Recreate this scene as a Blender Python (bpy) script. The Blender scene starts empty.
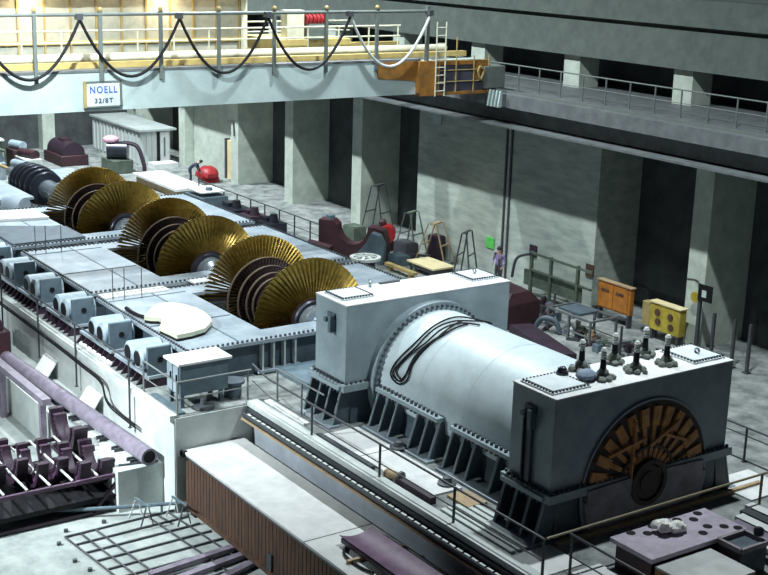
import bpy, math, random
from mathutils import Vector, Matrix
random.seed(7)
SC = bpy.context.scene; COL = SC.collection
PI = math.pi
def V(*a): return Vector(a)

# ------------------------------------------------------------------ camera
F_PX = 1314.85
CR = V(0.56086163, 0.82743802, 0.02793833); CU = V(-0.22989993, 0.12323696, 0.96538007); CF = V(-0.79534914, 0.54786766, -0.25934682)
CP = V(22.0, -23.33, 14.35)
cam = bpy.data.cameras.new('camera'); co = bpy.data.objects.new('camera', cam); COL.objects.link(co)
co.matrix_world = Matrix(((CR.x, CU.x, -CF.x, CP.x), (CR.y, CU.y, -CF.y, CP.y), (CR.z, CU.z, -CF.z, CP.z), (0, 0, 0, 1)))
cam.sensor_width = 36; cam.lens = 36 * F_PX / 768; cam.clip_start = .5; cam.clip_end = 400
SC.camera = co
def at(px, py, x=None, y=None, z=None):
    """where a sight line of the photograph meets a real plane of the hall"""
    d = CF + CR * ((px - 384) / F_PX) - CU * ((py - 287.5) / F_PX)
    i, v = (0, x) if x is not None else (1, y) if y is not None else (2, z)
    return CP + d * ((v - CP[i]) / d[i])

# ------------------------------------------------------------------ materials
def mat(name, c, rough=.6, metal=0, c2=None, scale=3, detail=4, bump=0, lo=.35, hi=.65, stretch=None, spec=.5):
    m = bpy.data.materials.new(name); m.use_nodes = True; nt = m.node_tree; b = nt.nodes['Principled BSDF']
    b.inputs['Roughness'].default_value = rough; b.inputs['Metallic'].default_value = metal
    b.inputs['Specular IOR Level'].default_value = spec
    c2 = c2 or tuple(x * .8 for x in c)
    tc = nt.nodes.new('ShaderNodeTexCoord'); mp = nt.nodes.new('ShaderNodeMapping'); nt.links.new(tc.outputs['Object'], mp.inputs['Vector'])
    if stretch: mp.inputs['Scale'].default_value = stretch
    n = nt.nodes.new('ShaderNodeTexNoise'); n.inputs['Scale'].default_value = scale; n.inputs['Detail'].default_value = detail; n.inputs['Roughness'].default_value = .65
    nt.links.new(mp.outputs['Vector'], n.inputs['Vector'])
    r = nt.nodes.new('ShaderNodeValToRGB'); r.color_ramp.elements[0].position = lo; r.color_ramp.elements[1].position = hi
    r.color_ramp.elements[0].color = (*c2, 1); r.color_ramp.elements[1].color = (*c, 1)
    nt.links.new(n.outputs['Fac'], r.inputs['Fac']); nt.links.new(r.outputs['Color'], b.inputs['Base Color'])
    if bump:
        bp = nt.nodes.new('ShaderNodeBump'); bp.inputs['Strength'].default_value = bump; bp.inputs['Distance'].default_value = .02
        nt.links.new(n.outputs['Fac'], bp.inputs['Height']); nt.links.new(bp.outputs['Normal'], b.inputs['Normal'])
    return m
def emit(name, c, s):
    m = bpy.data.materials.new(name); m.use_nodes = True; b = m.node_tree.nodes['Principled BSDF']
    b.inputs['Base Color'].default_value = (*c, 1); b.inputs['Emission Color'].default_value = (*c, 1); b.inputs['Emission Strength'].default_value = s
    return m
M = dict(
    concrete=mat('pale_concrete', (.54, .58, .565), .85, c2=(.38, .42, .41), scale=.9, detail=8, bump=.15),
    floor=mat('dusty_floor', (.30, .32, .31), .8, c2=(.09, .105, .105), scale=1.3, detail=10, bump=.1),
    floor_pale=mat('pale_lower_floor', (.36, .40, .385), .8, c2=(.22, .25, .245), scale=1.3, detail=9, bump=.1),
    wallc=mat('green_grey_wall', (.42, .47, .42), .85, c2=(.26, .31, .28), scale=1.6, detail=8, bump=.1, stretch=(.5, 1, 2)),
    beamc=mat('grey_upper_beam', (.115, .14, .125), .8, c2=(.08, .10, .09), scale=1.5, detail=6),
    pillar=mat('pillar_concrete', (.50, .56, .49), .85, c2=(.36, .41, .36), scale=1.5, detail=6),
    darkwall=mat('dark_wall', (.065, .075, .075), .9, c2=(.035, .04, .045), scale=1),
    steel=mat('grey_beam_steel', (.13, .145, .15), .6, c2=(.085, .095, .10), scale=2),
    crane=mat('crane_pale_paint', (.40, .49, .48), .5, c2=(.33, .41, .41), scale=1.2),
    crane_rail=mat('crane_grey_steel', (.13, .155, .145), .5, scale=3),
    cream=mat('cream_paint', (.62, .62, .48), .5, scale=3),
    yellow=mat('yellow_paint', (.50, .38, .14), .5, scale=3),
    orange=mat('orange_primer', (.33, .14, .02), .6, c2=(.17, .085, .02), scale=2),
    cabdark=mat('cab_dark', (.06, .06, .09), .6, scale=3),
    panel=mat('crane_house_panel', (.42, .40, .32), .6, c2=(.28, .30, .25), scale=2),
    gen=mat('generator_paint', (.30, .37, .40), .45, c2=(.21, .27, .30), scale=1.1, detail=8),
    barrel=mat('pale_barrel_paint', (.58, .68, .71), .42, c2=(.46, .55, .58), scale=1.4, detail=8),
    hatch=mat('hatch_pale', (.62, .68, .70), .6, c2=(.5, .56, .58), scale=2),
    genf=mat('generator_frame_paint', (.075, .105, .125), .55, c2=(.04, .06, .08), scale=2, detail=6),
    plate=mat('machined_plate', (.33, .38, .42), .45, c2=(.20, .25, .29), scale=1.0, detail=8),
    greywall=mat('grey_painted_wall', (.30, .335, .38), .7, c2=(.22, .25, .28), scale=1.2, detail=7),
    bored=mat('bored_plate_lilac', (.44, .39, .47), .5, c2=(.32, .28, .34), scale=3),
    board=mat('white_board', (.86, .87, .86), .6, c2=(.8, .81, .8), scale=1),
    lid=mat('crate_lid_white', (.50, .51, .50), .8, c2=(.40, .415, .41), scale=1.5),
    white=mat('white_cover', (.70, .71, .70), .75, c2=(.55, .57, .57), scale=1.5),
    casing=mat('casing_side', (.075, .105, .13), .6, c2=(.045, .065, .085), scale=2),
    valve=mat('valve_block_paint', (.34, .42, .48), .5, c2=(.22, .29, .34), scale=2),
    slate=mat('slate_plate', (.11, .16, .19), .55, c2=(.07, .105, .13), scale=2),
    bronze=mat('bronze_blades', (.36, .24, .05), .36, .7, c2=(.20, .14, .03), scale=5),
    bronze_d=mat('dark_bronze_disc', (.05, .028, .028), .5, .4, c2=(.03, .018, .02), scale=4),
    shroud=mat('shroud_band', (.17, .13, .095), .45, .5, scale=4),
    shaft=mat('bright_shaft_steel', (.40, .46, .52), .25, .8, scale=4),
    blued=mat('dark_rotor_steel', (.04, .044, .06), .3, .6, scale=3),
    black=mat('black_rubber', (.010, .010, .012), .6, scale=5, spec=.2),
    ochre_r=mat('railing_brown', (.26, .22, .14), .5, scale=5),
    rail=mat('railing_dark_paint', (.055, .06, .07), .5, scale=5),
    railg=mat('railing_grey', (.17, .19, .19), .5, scale=5),
    railw=mat('railing_pale', (.55, .6, .58), .5, scale=5),
    bolt=mat('bolt_steel', (.07, .08, .09), .5, .3, scale=8),
    rust=mat('rusty_brown_sheet', (.095, .046, .024), .8, c2=(.03, .018, .014), scale=2, detail=8, stretch=(3, 3, .35)),
    purple=mat('violet_primer', (.12, .06, .12), .5, c2=(.06, .033, .06), scale=2.5),
    purpled=mat('dark_violet_primer', (.035, .018, .035), .5, c2=(.02, .011, .02), scale=3),
    lilac=mat('lilac_grey_pipe', (.24, .21, .27), .45, c2=(.15, .13, .17), scale=3),
    maroon=mat('maroon_primer', (.05, .014, .02), .6, c2=(.022, .008, .012), scale=3),
    red=mat('red_paint', (.32, .015, .02), .5, scale=3),
    pink=mat('pink_sheet', (.62, .34, .44), .6, scale=3),
    copper=mat('winding_orange', (.62, .30, .08), .6, c2=(.36, .16, .06), scale=4),
    windd=mat('winding_dark', (.06, .045, .035), .7, scale=4),
    endgrey=mat('end_shield_grey', (.30, .27, .30), .6, c2=(.18, .16, .17), scale=2),
    wood=mat('timber', (.42, .31, .18), .8, c2=(.28, .2, .12), scale=2, stretch=(1, 8, 8)),
    pallet=mat('pale_yellow_board', (.72, .62, .36), .7, scale=2),
    orangebox=mat('orange_cabinet', (.45, .17, .025), .5, c2=(.30, .11, .02), scale=3),
    yellowbox=mat('yellow_cabinet', (.46, .36, .05), .5, c2=(.30, .23, .03), scale=3),
    green=mat('green_sign_paint', (.12, .62, .12), .5, scale=4),
    rag=mat('white_cloth', (.85, .85, .80), .9, scale=6),
    bluecloth=mat('blue_grey_cloth', (.20, .26, .34), .8, scale=6),
    porcelain=mat('pale_porcelain', (.75, .78, .75), .3, scale=4),
    dust=mat('dusty_terminal_base', (.20, .23, .20), .8, c2=(.10, .11, .10), scale=6),
    shed=mat('shed_sheet', (.52, .56, .55), .7, c2=(.42, .47, .46), scale=1, stretch=(1, 1, .3)),
    shedroof=mat('shed_roof', (.40, .45, .44), .7, scale=1),
    skin=mat('skin', (.42, .27, .2), .6, scale=4), hair=mat('hair', (.03, .02, .02), .7, scale=8),
    navy=mat('navy_cloth', (.03, .035, .07), .8, scale=5), trousers=mat('dark_trousers', (.05, .045, .05), .8, scale=5), mauve=mat('mauve_shirt', (.22, .17, .32), .8, scale=5),
    signw=mat('sign_white', (.55, .62, .64), .5, scale=2), signblue=mat('sign_blue', (.05, .12, .42), .5, scale=2), signdark=mat('sign_dark_letters', (.05, .08, .14), .5, scale=2),
    ochre=mat('ochre_edge', (.34, .26, .10), .6, scale=3),
    lamp=emit('lamp_tube', (1, .80, .50), 6),
    greenish=mat('green_grey_machine', (.10, .135, .10), .7, c2=(.05, .07, .055), scale=2),
)

# ------------------------------------------------------------------ mesh helper
class MB:
    def __init__(s): s.v = []; s.f = []; s.m = []; s.c = 0
    def use(s, i): s.c = i; return s
    def add(s, vs, fs):
        o = len(s.v); s.v += [Vector(p) for p in vs]; s.f += [tuple(i + o for i in f) for f in fs]; s.m += [s.c] * len(fs); return s
    def hexa(s, p): return s.add(p, [(0, 3, 2, 1), (4, 5, 6, 7), (0, 1, 5, 4), (1, 2, 6, 5), (2, 3, 7, 6), (3, 0, 4, 7)])
    def box(s, x0, x1, y0, y1, z0, z1):
        return s.hexa([(x0, y0, z0), (x1, y0, z0), (x1, y1, z0), (x0, y1, z0), (x0, y0, z1), (x1, y0, z1), (x1, y1, z1), (x0, y1, z1)])
    def bar(s, a, b, w, h=None, up=(0, 0, 1)):
        a, b = Vector(a), Vector(b); d = (b - a).normalized(); u = Vector(up)
        if abs(d.dot(u)) > .98: u = V(1, 0, 0)
        n = d.cross(u).normalized() * w / 2; t = n.cross(d).normalized() * (h or w) / 2
        return s.hexa([a - n - t, b - n - t, b + n - t, a + n - t, a - n + t, b - n + t, b + n + t, a + n + t])
    def tube(s, pts, r, n=8, closed=False):
        pts = [Vector(p) for p in pts]; N = len(pts); rs = r if isinstance(r, (list, tuple)) else [r] * N
        t0 = (pts[1] - pts[0]).normalized(); ref = V(0, 0, 1) if abs(t0.z) < .9 else V(1, 0, 0)
        nn = t0.cross(ref).normalized(); vs = []
        for i in range(N):
            t = (pts[(i + 1) % N] - pts[i - 1]) if closed else (pts[min(i + 1, N - 1)] - pts[max(i - 1, 0)])
            t.normalize(); nn = (nn - t * nn.dot(t)).normalized(); b = t.cross(nn)
            vs += [pts[i] + (nn * math.cos(2 * PI * k / n) + b * math.sin(2 * PI * k / n)) * rs[i] for k in range(n)]
        fs = []
        for i in range(N if closed else N - 1):
            j = (i + 1) % N
            fs += [(i * n + k, i * n + (k + 1) % n, j * n + (k + 1) % n, j * n + k) for k in range(n)]
        if not closed: fs += [tuple(range(n))[::-1], tuple((N - 1) * n + k for k in range(n))]
        return s.add(vs, fs)
    def cyl(s, a, b, r0, r1=None, n=16): return s.tube([a, b], [r0, r0 if r1 is None else r1], n)
    def lathe(s, prof, o=(0, 0, 0), ax=(1, 0, 0), n=48, a0=0, a1=2 * PI, close=False, ref=None):
        """prof: (along, radius) pairs; close joins the last pair to the first (solid ring)"""
        o = Vector(o); ax = Vector(ax).normalized(); rf = Vector(ref) if ref else (V(0, 1, 0) if abs(ax.y) < .9 else V(1, 0, 0))
        e1 = (rf - ax * rf.dot(ax)).normalized(); e2 = ax.cross(e1); full = abs(a1 - a0 - 2 * PI) < 1e-6; m = n if full else n + 1; P = len(prof); vs = []
        for i in range(m):
            a = a0 + (a1 - a0) * i / n; e = e1 * math.cos(a) + e2 * math.sin(a)
            vs += [o + ax * t + e * r for t, r in prof]
        fs = []
        for i in range(n):
            j = (i + 1) % m
            for k in range(P if close else P - 1):
                l = (k + 1) % P; fs.append((i * P + k, i * P + l, j * P + l, j * P + k))
        if not full and close: fs += [tuple(range(P)), tuple(n * P + k for k in range(P))[::-1]]
        return s.add(vs, fs)
    def prism(s, poly, ext):
        poly = [Vector(p) for p in poly]; e = Vector(ext); n = len(poly)
        return s.add(poly + [p + e for p in poly], [tuple(range(n))[::-1], tuple(range(n, 2 * n))] + [(i, (i + 1) % n, (i + 1) % n + n, i + n) for i in range(n)])
    def ball(s, c, r, n=10, sc=(1, 1, 1), jit=0):
        c = Vector(c); vs = [c + V(0, 0, -r * sc[2])]; m = n // 2 + 1
        for i in range(1, m):
            t = -PI / 2 + PI * i / m
            for k in range(n):
                q = r * (1 + random.uniform(-jit, jit)); vs.append(c + V(math.cos(t) * math.cos(2 * PI * k / n) * sc[0], math.cos(t) * math.sin(2 * PI * k / n) * sc[1], math.sin(t) * sc[2]) * q)
        vs.append(c + V(0, 0, r * sc[2])); fs = [(0, 1 + (k + 1) % n, 1 + k) for k in range(n)]
        for i in range(m - 2): fs += [(1 + i * n + k, 1 + i * n + (k + 1) % n, 1 + (i + 1) * n + (k + 1) % n, 1 + (i + 1) * n + k) for k in range(n)]
        L = len(vs) - 1; fs += [(L, L - n + k, L - n + (k + 1) % n) for k in range(n)]
        return s.add(vs, fs)
    def build(s, name, m, parent=None, bevel=0, kind=None):
        off = V(0, 0, 0); q = parent
        while q is not None: off = off + q.location; q = q.parent
        me = bpy.data.meshes.new(name); me.from_pydata([v - off for v in s.v], [], s.f)
        import bmesh
        bm = bmesh.new(); bm.from_mesh(me); bmesh.ops.recalc_face_normals(bm, faces=bm.faces); bm.to_mesh(me); bm.free()
        for p, k in zip(me.polygons, s.m): p.use_smooth = True; p.material_index = k
        me.set_sharp_from_angle(angle=math.radians(32))
        for q in (m if isinstance(m, tuple) else (m,)): me.materials.append(M[q] if isinstance(q, str) else q)
        o = bpy.data.objects.new(name, me); COL.objects.link(o)
        if parent is not None: o.parent = parent
        if kind: o['kind'] = kind
        if bevel:
            b = o.modifiers.new('bevel', 'BEVEL'); b.width = bevel; b.segments = 2; b.limit_method = 'ANGLE'
        return o
def tag(o, label, cat, group=None, kind=None):
    o['label'] = label; o['category'] = cat
    if group: o['group'] = group
    if kind: o['kind'] = kind
    return o
def thing(name, label, cat, loc=(0, 0, 0), group=None):
    o = bpy.data.objects.new(name, None); COL.objects.link(o); o.location = loc; o.empty_display_size = .3
    return tag(o, label, cat, group)
def copy_tree(o, loc=None, rz=None, label=None, parent=None):
    c = o.copy(); COL.objects.link(c)
    if parent is not None: c.parent = parent
    for ch in list(o.children): copy_tree(ch, parent=c)
    if loc is not None: c.location = loc
    if rz is not None: c.rotation_euler.z = rz
    if label: c['label'] = label
    return c
def structure(name, mb, m, bevel=0): return mb.build(name, m, None, bevel, 'structure')

# ------------------------------------------------------------------ the hall
LP = (-18.35, -26.4, -34.75)                     # centres of the low-pressure rotors
JZ = 1.22                                        # joint plane of generator and turbines
pits = [(c - 2.8, c + 2.8, 2.6) for c in LP] + [(-47.2, -40.6, 1.5)]
fl = MB(); edges = sorted({-62.4, -12.4, 7} | {p[0] for p in pits} | {p[1] for p in pits})
for a, b in zip(edges, edges[1:]):
    y0 = -7.2 if b <= -12.4 else -4.5
    hole = [p for p in pits if p[0] <= a and p[1] >= b]
    if hole:
        h = hole[0][2]; fl.box(a, b, y0, -h, -3.3, 0); fl.box(a, b, h, 16, -3.3, 0); fl.box(a, b, -h, h, -3.3, -1.9)
    else: fl.box(a, b, y0, 16, -3.3, 0)
structure('floor', fl, 'floor')
structure('floor', MB().box(-60, 16, -34, -4.4, -3.5, -3.1), 'floor_pale')
structure('wall_left', MB().box(-60, -12.38, -7.24, -7.2, -3.1, -.06).box(-12.4, -12.36, -7.2, -4.5, -3.1, -.03), 'concrete')
structure('wall_left', MB().box(-12.36, 7, -4.54, -4.5, -3.1, -.06), 'greywall')
structure('trim_1', MB().box(-44, -13.2, -8.75, -7.2, -3.1, -1.74), 'concrete')
structure('trim_2', MB().box(-12.4, 1.6, -4.72, -4.36, -.06, .10), 'concrete')
structure('trim_3', MB().box(-44, -12.4, -7.36, -7.12, -.12, .07), 'concrete')
# right wall: pillars with deep bays, one solid stretch, gallery, upper beam
PX = [-3.4, -9.83, -32.6, -39.35, -45.6, -52.6, -59.2]
for x in PX: structure('pillar', MB().box(x - .43, x + .43, 12.4, 14.7, 0, 8.0), 'pillar')
structure('wall_right', MB().box(-27.35, -15.2, 12.4, 14.7, 0, 8.0), 'wallc')
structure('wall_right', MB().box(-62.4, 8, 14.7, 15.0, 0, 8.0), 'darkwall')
structure('wall_right', MB().box(-52.1, -46.1, 13.0, 14.7, 0, 8.0), 'pillar')
structure('gallery_floor', MB().box(-62.4, 8, 11.5, 18.0, 8.0, 8.25), 'steel')
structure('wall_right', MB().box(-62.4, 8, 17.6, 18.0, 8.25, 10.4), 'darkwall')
for x in (-8.0, -14.0, -20.4, -26.9, -33.4, -39.9, -46.3, -52.8): structure('pillar', MB().box(x - .5, x + .5, 15.3, 16.4, 8.25, 9.7), 'pillar')
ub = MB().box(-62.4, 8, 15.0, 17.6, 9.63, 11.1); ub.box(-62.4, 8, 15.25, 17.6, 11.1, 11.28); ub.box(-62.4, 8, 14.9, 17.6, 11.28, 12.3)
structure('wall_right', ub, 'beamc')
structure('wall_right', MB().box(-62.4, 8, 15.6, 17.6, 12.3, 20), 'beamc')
rw = MB().box(-62.4, 8, 10.6, 11.5, 7.75, 8.28).box(-62.4, 8, 11.2, 11.4, 7.1, 7.75).box(-62.4, 8, 10.42, 11.5, 6.98, 7.06)
structure('runway_beam', rw, 'steel')
structure('runway_rail', MB().box(-62.4, 8, 10.98, 11.10, 8.28, 8.38), 'crane_rail')
es_ = thing('end_stop', 'pale ribbed end stop on the crane runway right of the orange basket', 'bumper', (-19.4, 10.5, 7.75))
MB().box(-19.85, -19.0, 10.42, 10.6, 7.8, 8.3).build('plate', 'steel', es_)
for k in range(4): MB().hexa([(-19.8 + k * .22, 10.25, 7.76), (-19.72 + k * .22, 10.25, 7.76), (-19.72 + k * .22, 10.42, 7.76), (-19.8 + k * .22, 10.42, 7.76), (-19.8 + k * .22, 10.36, 8.42), (-19.72 + k * .22, 10.36, 8.42), (-19.72 + k * .22, 10.42, 8.42), (-19.8 + k * .22, 10.42, 8.42)]).build('rib', 'crane', es_)
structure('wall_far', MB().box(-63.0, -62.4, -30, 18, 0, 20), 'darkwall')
p = at(46, 140, x=-62.2)
for y in (p.y - 12.6, p.y - 6.3, p.y, p.y + 6.3): structure('pillar', MB().box(-62.4, -61.6, y - .42, y + .42, 0, 12), 'pillar')

def railing(name, label, paths, posts, m='rail', r=.026, mids=(.5,), hgt=1.05, base=0, group=None):
    o = paths[0][0]; t = thing(name, label, 'railing', (o[0], o[1], base), group)
    for p in paths:
        MB().tube([(x, y, base + hgt) for x, y in p], r, 8).build('top_rail', m, t)
        for h in mids: MB().tube([(x, y, base + h) for x, y in p], r * .6, 6).build('middle_rail', m, t)
    for q in posts:
        x, y = q[0], q[1]; b = q[2] if len(q) > 2 else base
        MB().cyl((x, y, b), (x, y, base + hgt), r * 1.15, n=8).box(x - .06, x + .06, y - .06, y + .06, b, b + .02).build('post', m, t)
    return t
# gallery railing: open towards the hall
railing('gallery_railing', 'thin dark railing along the gallery above the crane rail on the right wall', [[(-26, 12.3), (7, 12.3)]],
        [(x, 12.3) for x in [-25.5 + 1.3 * i for i in range(26)]], 'crane_rail', .028, (.52,), 1.0, 8.25)

# ------------------------------------------------------------------ generator
gen = thing('generator', 'huge grey blue generator with bolted end housings lying in the foreground', 'generator', (-5.5, 0, 0))
R0 = 2.06
bar = MB().lathe([(-9.35, R0), (-1.5, R0)], (0, 0, JZ), n=96)
bar.build('barrel', 'barrel', gen)
rg = MB().lathe([(-9.27, 1.9), (-9.27, 2.3), (-8.98, 2.3), (-8.98, 1.9)], (0, 0, JZ), n=96, close=True)
rb = rg.use(1)
for k in range(72):
    a = 2 * PI * k / 72; c = V(-8.98, 2.18 * math.cos(a), JZ + 2.18 * math.sin(a)); rb.cyl(c, c + V(.07, 0, 0), .045, n=6)
rb.build('barrel_flange', ('gen', 'bolt'), gen)
sb = MB()
for x in (-7.0, -4.9, -2.9): sb.lathe([(x - .012, R0 - .02), (x - .012, R0 + .006), (x + .012, R0 + .006), (x + .012, R0 - .02)], (0, 0, JZ), n=96, close=True)
sb.build('weld_seam', 'barrel', gen)
def housing(x0, x1):
    h = MB().box(x0, x1, -3.1, 3.1, JZ + .1, 3.75).build('end_housing', 'gen', gen, .02)
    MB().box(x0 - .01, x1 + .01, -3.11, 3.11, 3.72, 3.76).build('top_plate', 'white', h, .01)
    b = MB().box(x0 - .14, x1 + .14, -3.24, 3.24, JZ - .12, JZ + .1).use(1)
    nx = int((x1 - x0) / .17)
    for s in (-1, 1):
        for k in range(nx): b.cyl((x0 + .1 + k * .17, s * 3.17, JZ + .1), (x0 + .1 + k * .17, s * 3.17, JZ + .17), .045, n=6)
    for k in range(37):
        for x in (x0 - .07, x1 + .07): b.cyl((x, -3.1 + k * .172, JZ + .1), (x, -3.1 + k * .172, JZ + .17), .045, n=6)
    b.build('housing_flange', ('gen', 'bolt'), gen)
    MB().box(x0 + .06, x1 - .06, -2.85, 2.85, 0.0, JZ - .12).build('lower_housing', 'genf', gen)
    return h
h_rear = housing(-11.0, -9.27); h_front = housing(-1.6, 0)
def hatch(h, x0, x1, y0, y1):
    p = MB().box(x0, x1, y0, y1, 3.76, 3.80).box(x0 + .1, x1 - .1, y0 + .1, y1 - .1, 3.80, 3.84)
    b = p.use(1)
    n = 11
    for k in range(n):
        u = (k + .5) / n
        for c in ((x0 + (x1 - x0) * u, y0 + .05), (x0 + (x1 - x0) * u, y1 - .05), (x0 + .05, y0 + (y1 - y0) * u), (x1 - .05, y0 + (y1 - y0) * u)):
            b.cyl((c[0], c[1], 3.80), (c[0], c[1], 3.845), .032, n=6)
    b.build('top_hatch', ('hatch', 'bolt'), h)
hatch(h_front, -1.45, -.25, -3.0, -1.75); hatch(h_front, -1.45, -.22, 1.85, 3.02)
hatch(h_rear, -10.8, -9.75, -2.95, -1.8); hatch(h_rear, -10.85, -9.7, 1.9, 3.0)
# slot covers, eye bolts
MB().box(-10.95, -10.83, -.85, -.1, 3.76, 3.80).build('slot_cover', 'bolt', h_rear)
for h, x, y in ((h_rear, -10.3, 2.45), (h_rear, -10.75, -1.3), (h_front, -.7, 2.45)):
    MB().cyl((x, y, 3.75), (x, y, 3.86), .05, n=8).tube([(x + .07 * math.cos(a), y, 3.91 + .07 * math.sin(a)) for a in [2 * PI * k / 12 for k in range(12)]], .03, 6, True).build('lifting_eye', 'shaft', h)
for h, x in ((h_rear, -10.05), (h_front, -.85)):
    MB().box(x - .2, x + .2, -3.16, -3.09, 3.2, 3.36).box(x - .2, x - .06, -3.3, -3.1, 3.08, 3.2).box(x + .06, x + .2, -3.3, -3.1, 2.8, 3.3).build('lifting_lug', 'slate', h)
MB().box(-1.05, -.72, -3.2, -3.09, 1.4, 3.1).build('slot_cover', 'genf', h_front); MB().tube([(-.95, -3.22, 1.35), (-.95, -3.22, 3.0), (-.9, -3.12, 3.1)], .035, 8).build('drain_pipe', 'black', h_front)
# open end of the generator
EZ = 1.0
es = MB().lathe([(0, 2.22), (.06, 2.22), (.06, 2.17), (0.0, 2.17)], (0, .1, EZ), n=80, close=True).build('end_ring', 'plate', gen)
MB().lathe([(.0, .3), (.03, .3), (.03, 2.18), (0, 2.18)], (0, .1, EZ), n=64, close=True).build('winding_cavity', 'windd', gen)
w = MB(); NS = 14
for k in range(NS):
    a = PI * (k + .5) / NS * 1.06 - .09; d = V(0, math.cos(a), math.sin(a)); c = V(0.03, .1, EZ); t = V(0, -d.z, d.y)
    if d.z < -.02: continue
    w.bar(c + d * .55, c + d * 1.55, .09, .13, up=t)
    w.bar(c + d * 1.5, c + d * 2.02, .14, .26, up=t)
w.build('end_windings', 'copper', gen)
w = MB()
for (a0, r0, a1, r1) in ((2.55, 1.75, 1.75, 1.25), (1.9, 1.9, 2.75, .7), (1.2, 1.3, .5, 1.7), (1.0, 1.75, 1.6, 1.0)):
    w.bar((.16, .1 + r0 * math.cos(a0), EZ + r0 * math.sin(a0)), (.16, .1 + r1 * math.cos(a1), EZ + r1 * math.sin(a1)), .05, .08)
w.build('winding_ties', 'copper', gen)
MB().lathe([(.02, .62), (.22, .62), (.22, .5), (.02, .5)], (0, .1, EZ), n=40, close=True).lathe([(.02, 1.0), (.12, 1.0), (.12, .92), (.02, .92)], (0, .1, EZ), n=60, a0=0, a1=PI, close=True).build('winding_ring', 'windd', gen)
MB().lathe([(.0, .62), (.16, .62), (.16, 2.16), (0, 2.16)], (0, .1, EZ), n=48, a0=PI + .05, a1=2 * PI - .05, close=True).bar((.1, -2.0, EZ), (.1, -.5, EZ + .06), .2, .42).bar((.1, .7, EZ + .06), (.1, 2.08, EZ), .2, .42).build('lower_end_shield', 'endgrey', gen)
MB().cyl((-.3, .1, EZ), (.17, .1, EZ), .46, n=32).cyl((.17, .1, EZ), (.2, .1, EZ), .3, n=24).build('dark_hub', 'windd', gen)  # dark cylinder standing in for the hub recess, its darkness put into the colour
# feet: rows of inclined gussets on a base plate
def feet(x0, x1, ytop, ybot, n, side, window=True):
    o = MB().box(x0 - .1, x1 + .1, min(side * ybot, side * (ybot + .35)), max(side * ybot, side * (ybot + .35)), 0, .07).build('foot_plate', 'plate', gen)
    b = MB().box(x0, x1, min(side * (ytop - .45), side * (ytop + .1)), max(side * (ytop - .45), side * (ytop + .1)), JZ - .08, JZ + .04).use(1)
    for k in range(int((x1 - x0) / .2)): b.cyl((x0 + .1 + k * .2, side * (ytop - .02), JZ + .04), (x0 + .1 + k * .2, side * (ytop - .02), JZ + .13), .05, n=6).cyl((x0 + .1 + k * .2, side * (ytop - .02), JZ - .2), (x0 + .1 + k * .2, side * (ytop - .02), JZ - .08), .05, n=6)
    b.build('foot_rail', ('gen', 'bolt'), gen)
    MB().hexa([(x0, side * (ybot - .3), .07), (x1, side * (ybot - .3), .07), (x1, side * (ybot - .34), .07), (x0, side * (ybot - .34), .07), (x0, side * (ytop - .38), JZ - .08), (x1, side * (ytop - .38), JZ - .08), (x1, side * (ytop - .42), JZ - .08), (x0, side * (ytop - .42), JZ - .08)]).build('foot_web', 'genf', gen)
    for k in range(n):
        u = k / (n - 1)
        if window and n > 4 and .45 < u < .55: continue
        x = x0 + .03 + (x1 - x0 - .06) * u
        g = MB().prism([(x - .02, side * ytop, JZ - .08), (x - .02, side * (ybot + .22), .07), (x - .02, side * (ybot - .32), .07), (x - .02, side * (ytop - .4), JZ - .08)], (.04, 0, 0)).build('gusset', 'genf', gen)
        MB().hexa([(x - .035, side * (ybot + .22), .07), (x + .035, side * (ybot + .22), .07), (x + .035, side * (ybot + .18), .07), (x - .035, side * (ybot + .18), .07), (x - .035, side * ytop, JZ - .08), (x + .035, side * ytop, JZ - .08), (x + .035, side * (ytop - .04), JZ - .08), (x - .035, side * (ytop - .04), JZ - .08)]).build('gusset_flange', 'gen', g)
for s in (-1, 1):
    feet(-8.75, -5.65, 2.25, 2.38, 7, s); feet(-5.05, -1.95, 2.25, 2.38, 7, s)
    feet(-11.0, -9.3, 3.22, 3.3, 4, s); feet(-1.6, -.05, 3.22, 3.3, 4, s)
MB().box(-8.9, -1.8, -2.0, 2.0, 0, .9).build('lower_frame', 'genf', gen)
# terminals on the front housing
for i, (x, y) in enumerate([(x, y) for y in (-1.05, .1, 1.2) for x in (-1.38, -.6)]):
    b = MB()
    for k in range(7):
        a = k * 2 * PI / 7 + i; r_ = random.uniform(.16, .28); b.ball((x + r_ * math.cos(a), y + r_ * math.sin(a), 3.81), random.uniform(.07, .12), 8, (1, 1, .8), .15)
    t = b.ball((x, y, 3.86), .17, 10, (1, 1, 1.1), .1).build('terminal', 'dust', h_front)
    MB().lathe([(0, .0), (0, .085), (.3, .07), (.3, .0)], (x, y, 3.98), (0, 0, 1), 14).build('terminal_stem', 'black', t)
    pp = [(0, 0)]
    for k in range(4): pp += [(.01 + k * .065, .055), (.04 + k * .065, .085)]
    MB().lathe(pp + [(.30, .05), (.30, 0)], (x, y, 4.27), (0, 0, 1), 14).build('terminal_insulator', 'porcelain', t)
tag(MB().ball((-1.2, -1.85, 3.94), .12, 10, (1.2, 1, .9), .06).cyl((-1.2, -1.85, 3.83), (-1.2, -1.85, 3.9), .16, n=12).build('round_valve', 'blued'), 'small dark blue round valve on the left hatch of the front housing', 'valve')
tag(MB().ball((-.72, -1.5, 3.9), .2, 12, (1.2, 1.5, .72), .08).build('cloth_bundle', 'bluecloth'), 'blue grey cloth bundle beside the left hatch of the front housing', 'bundle')
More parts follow.
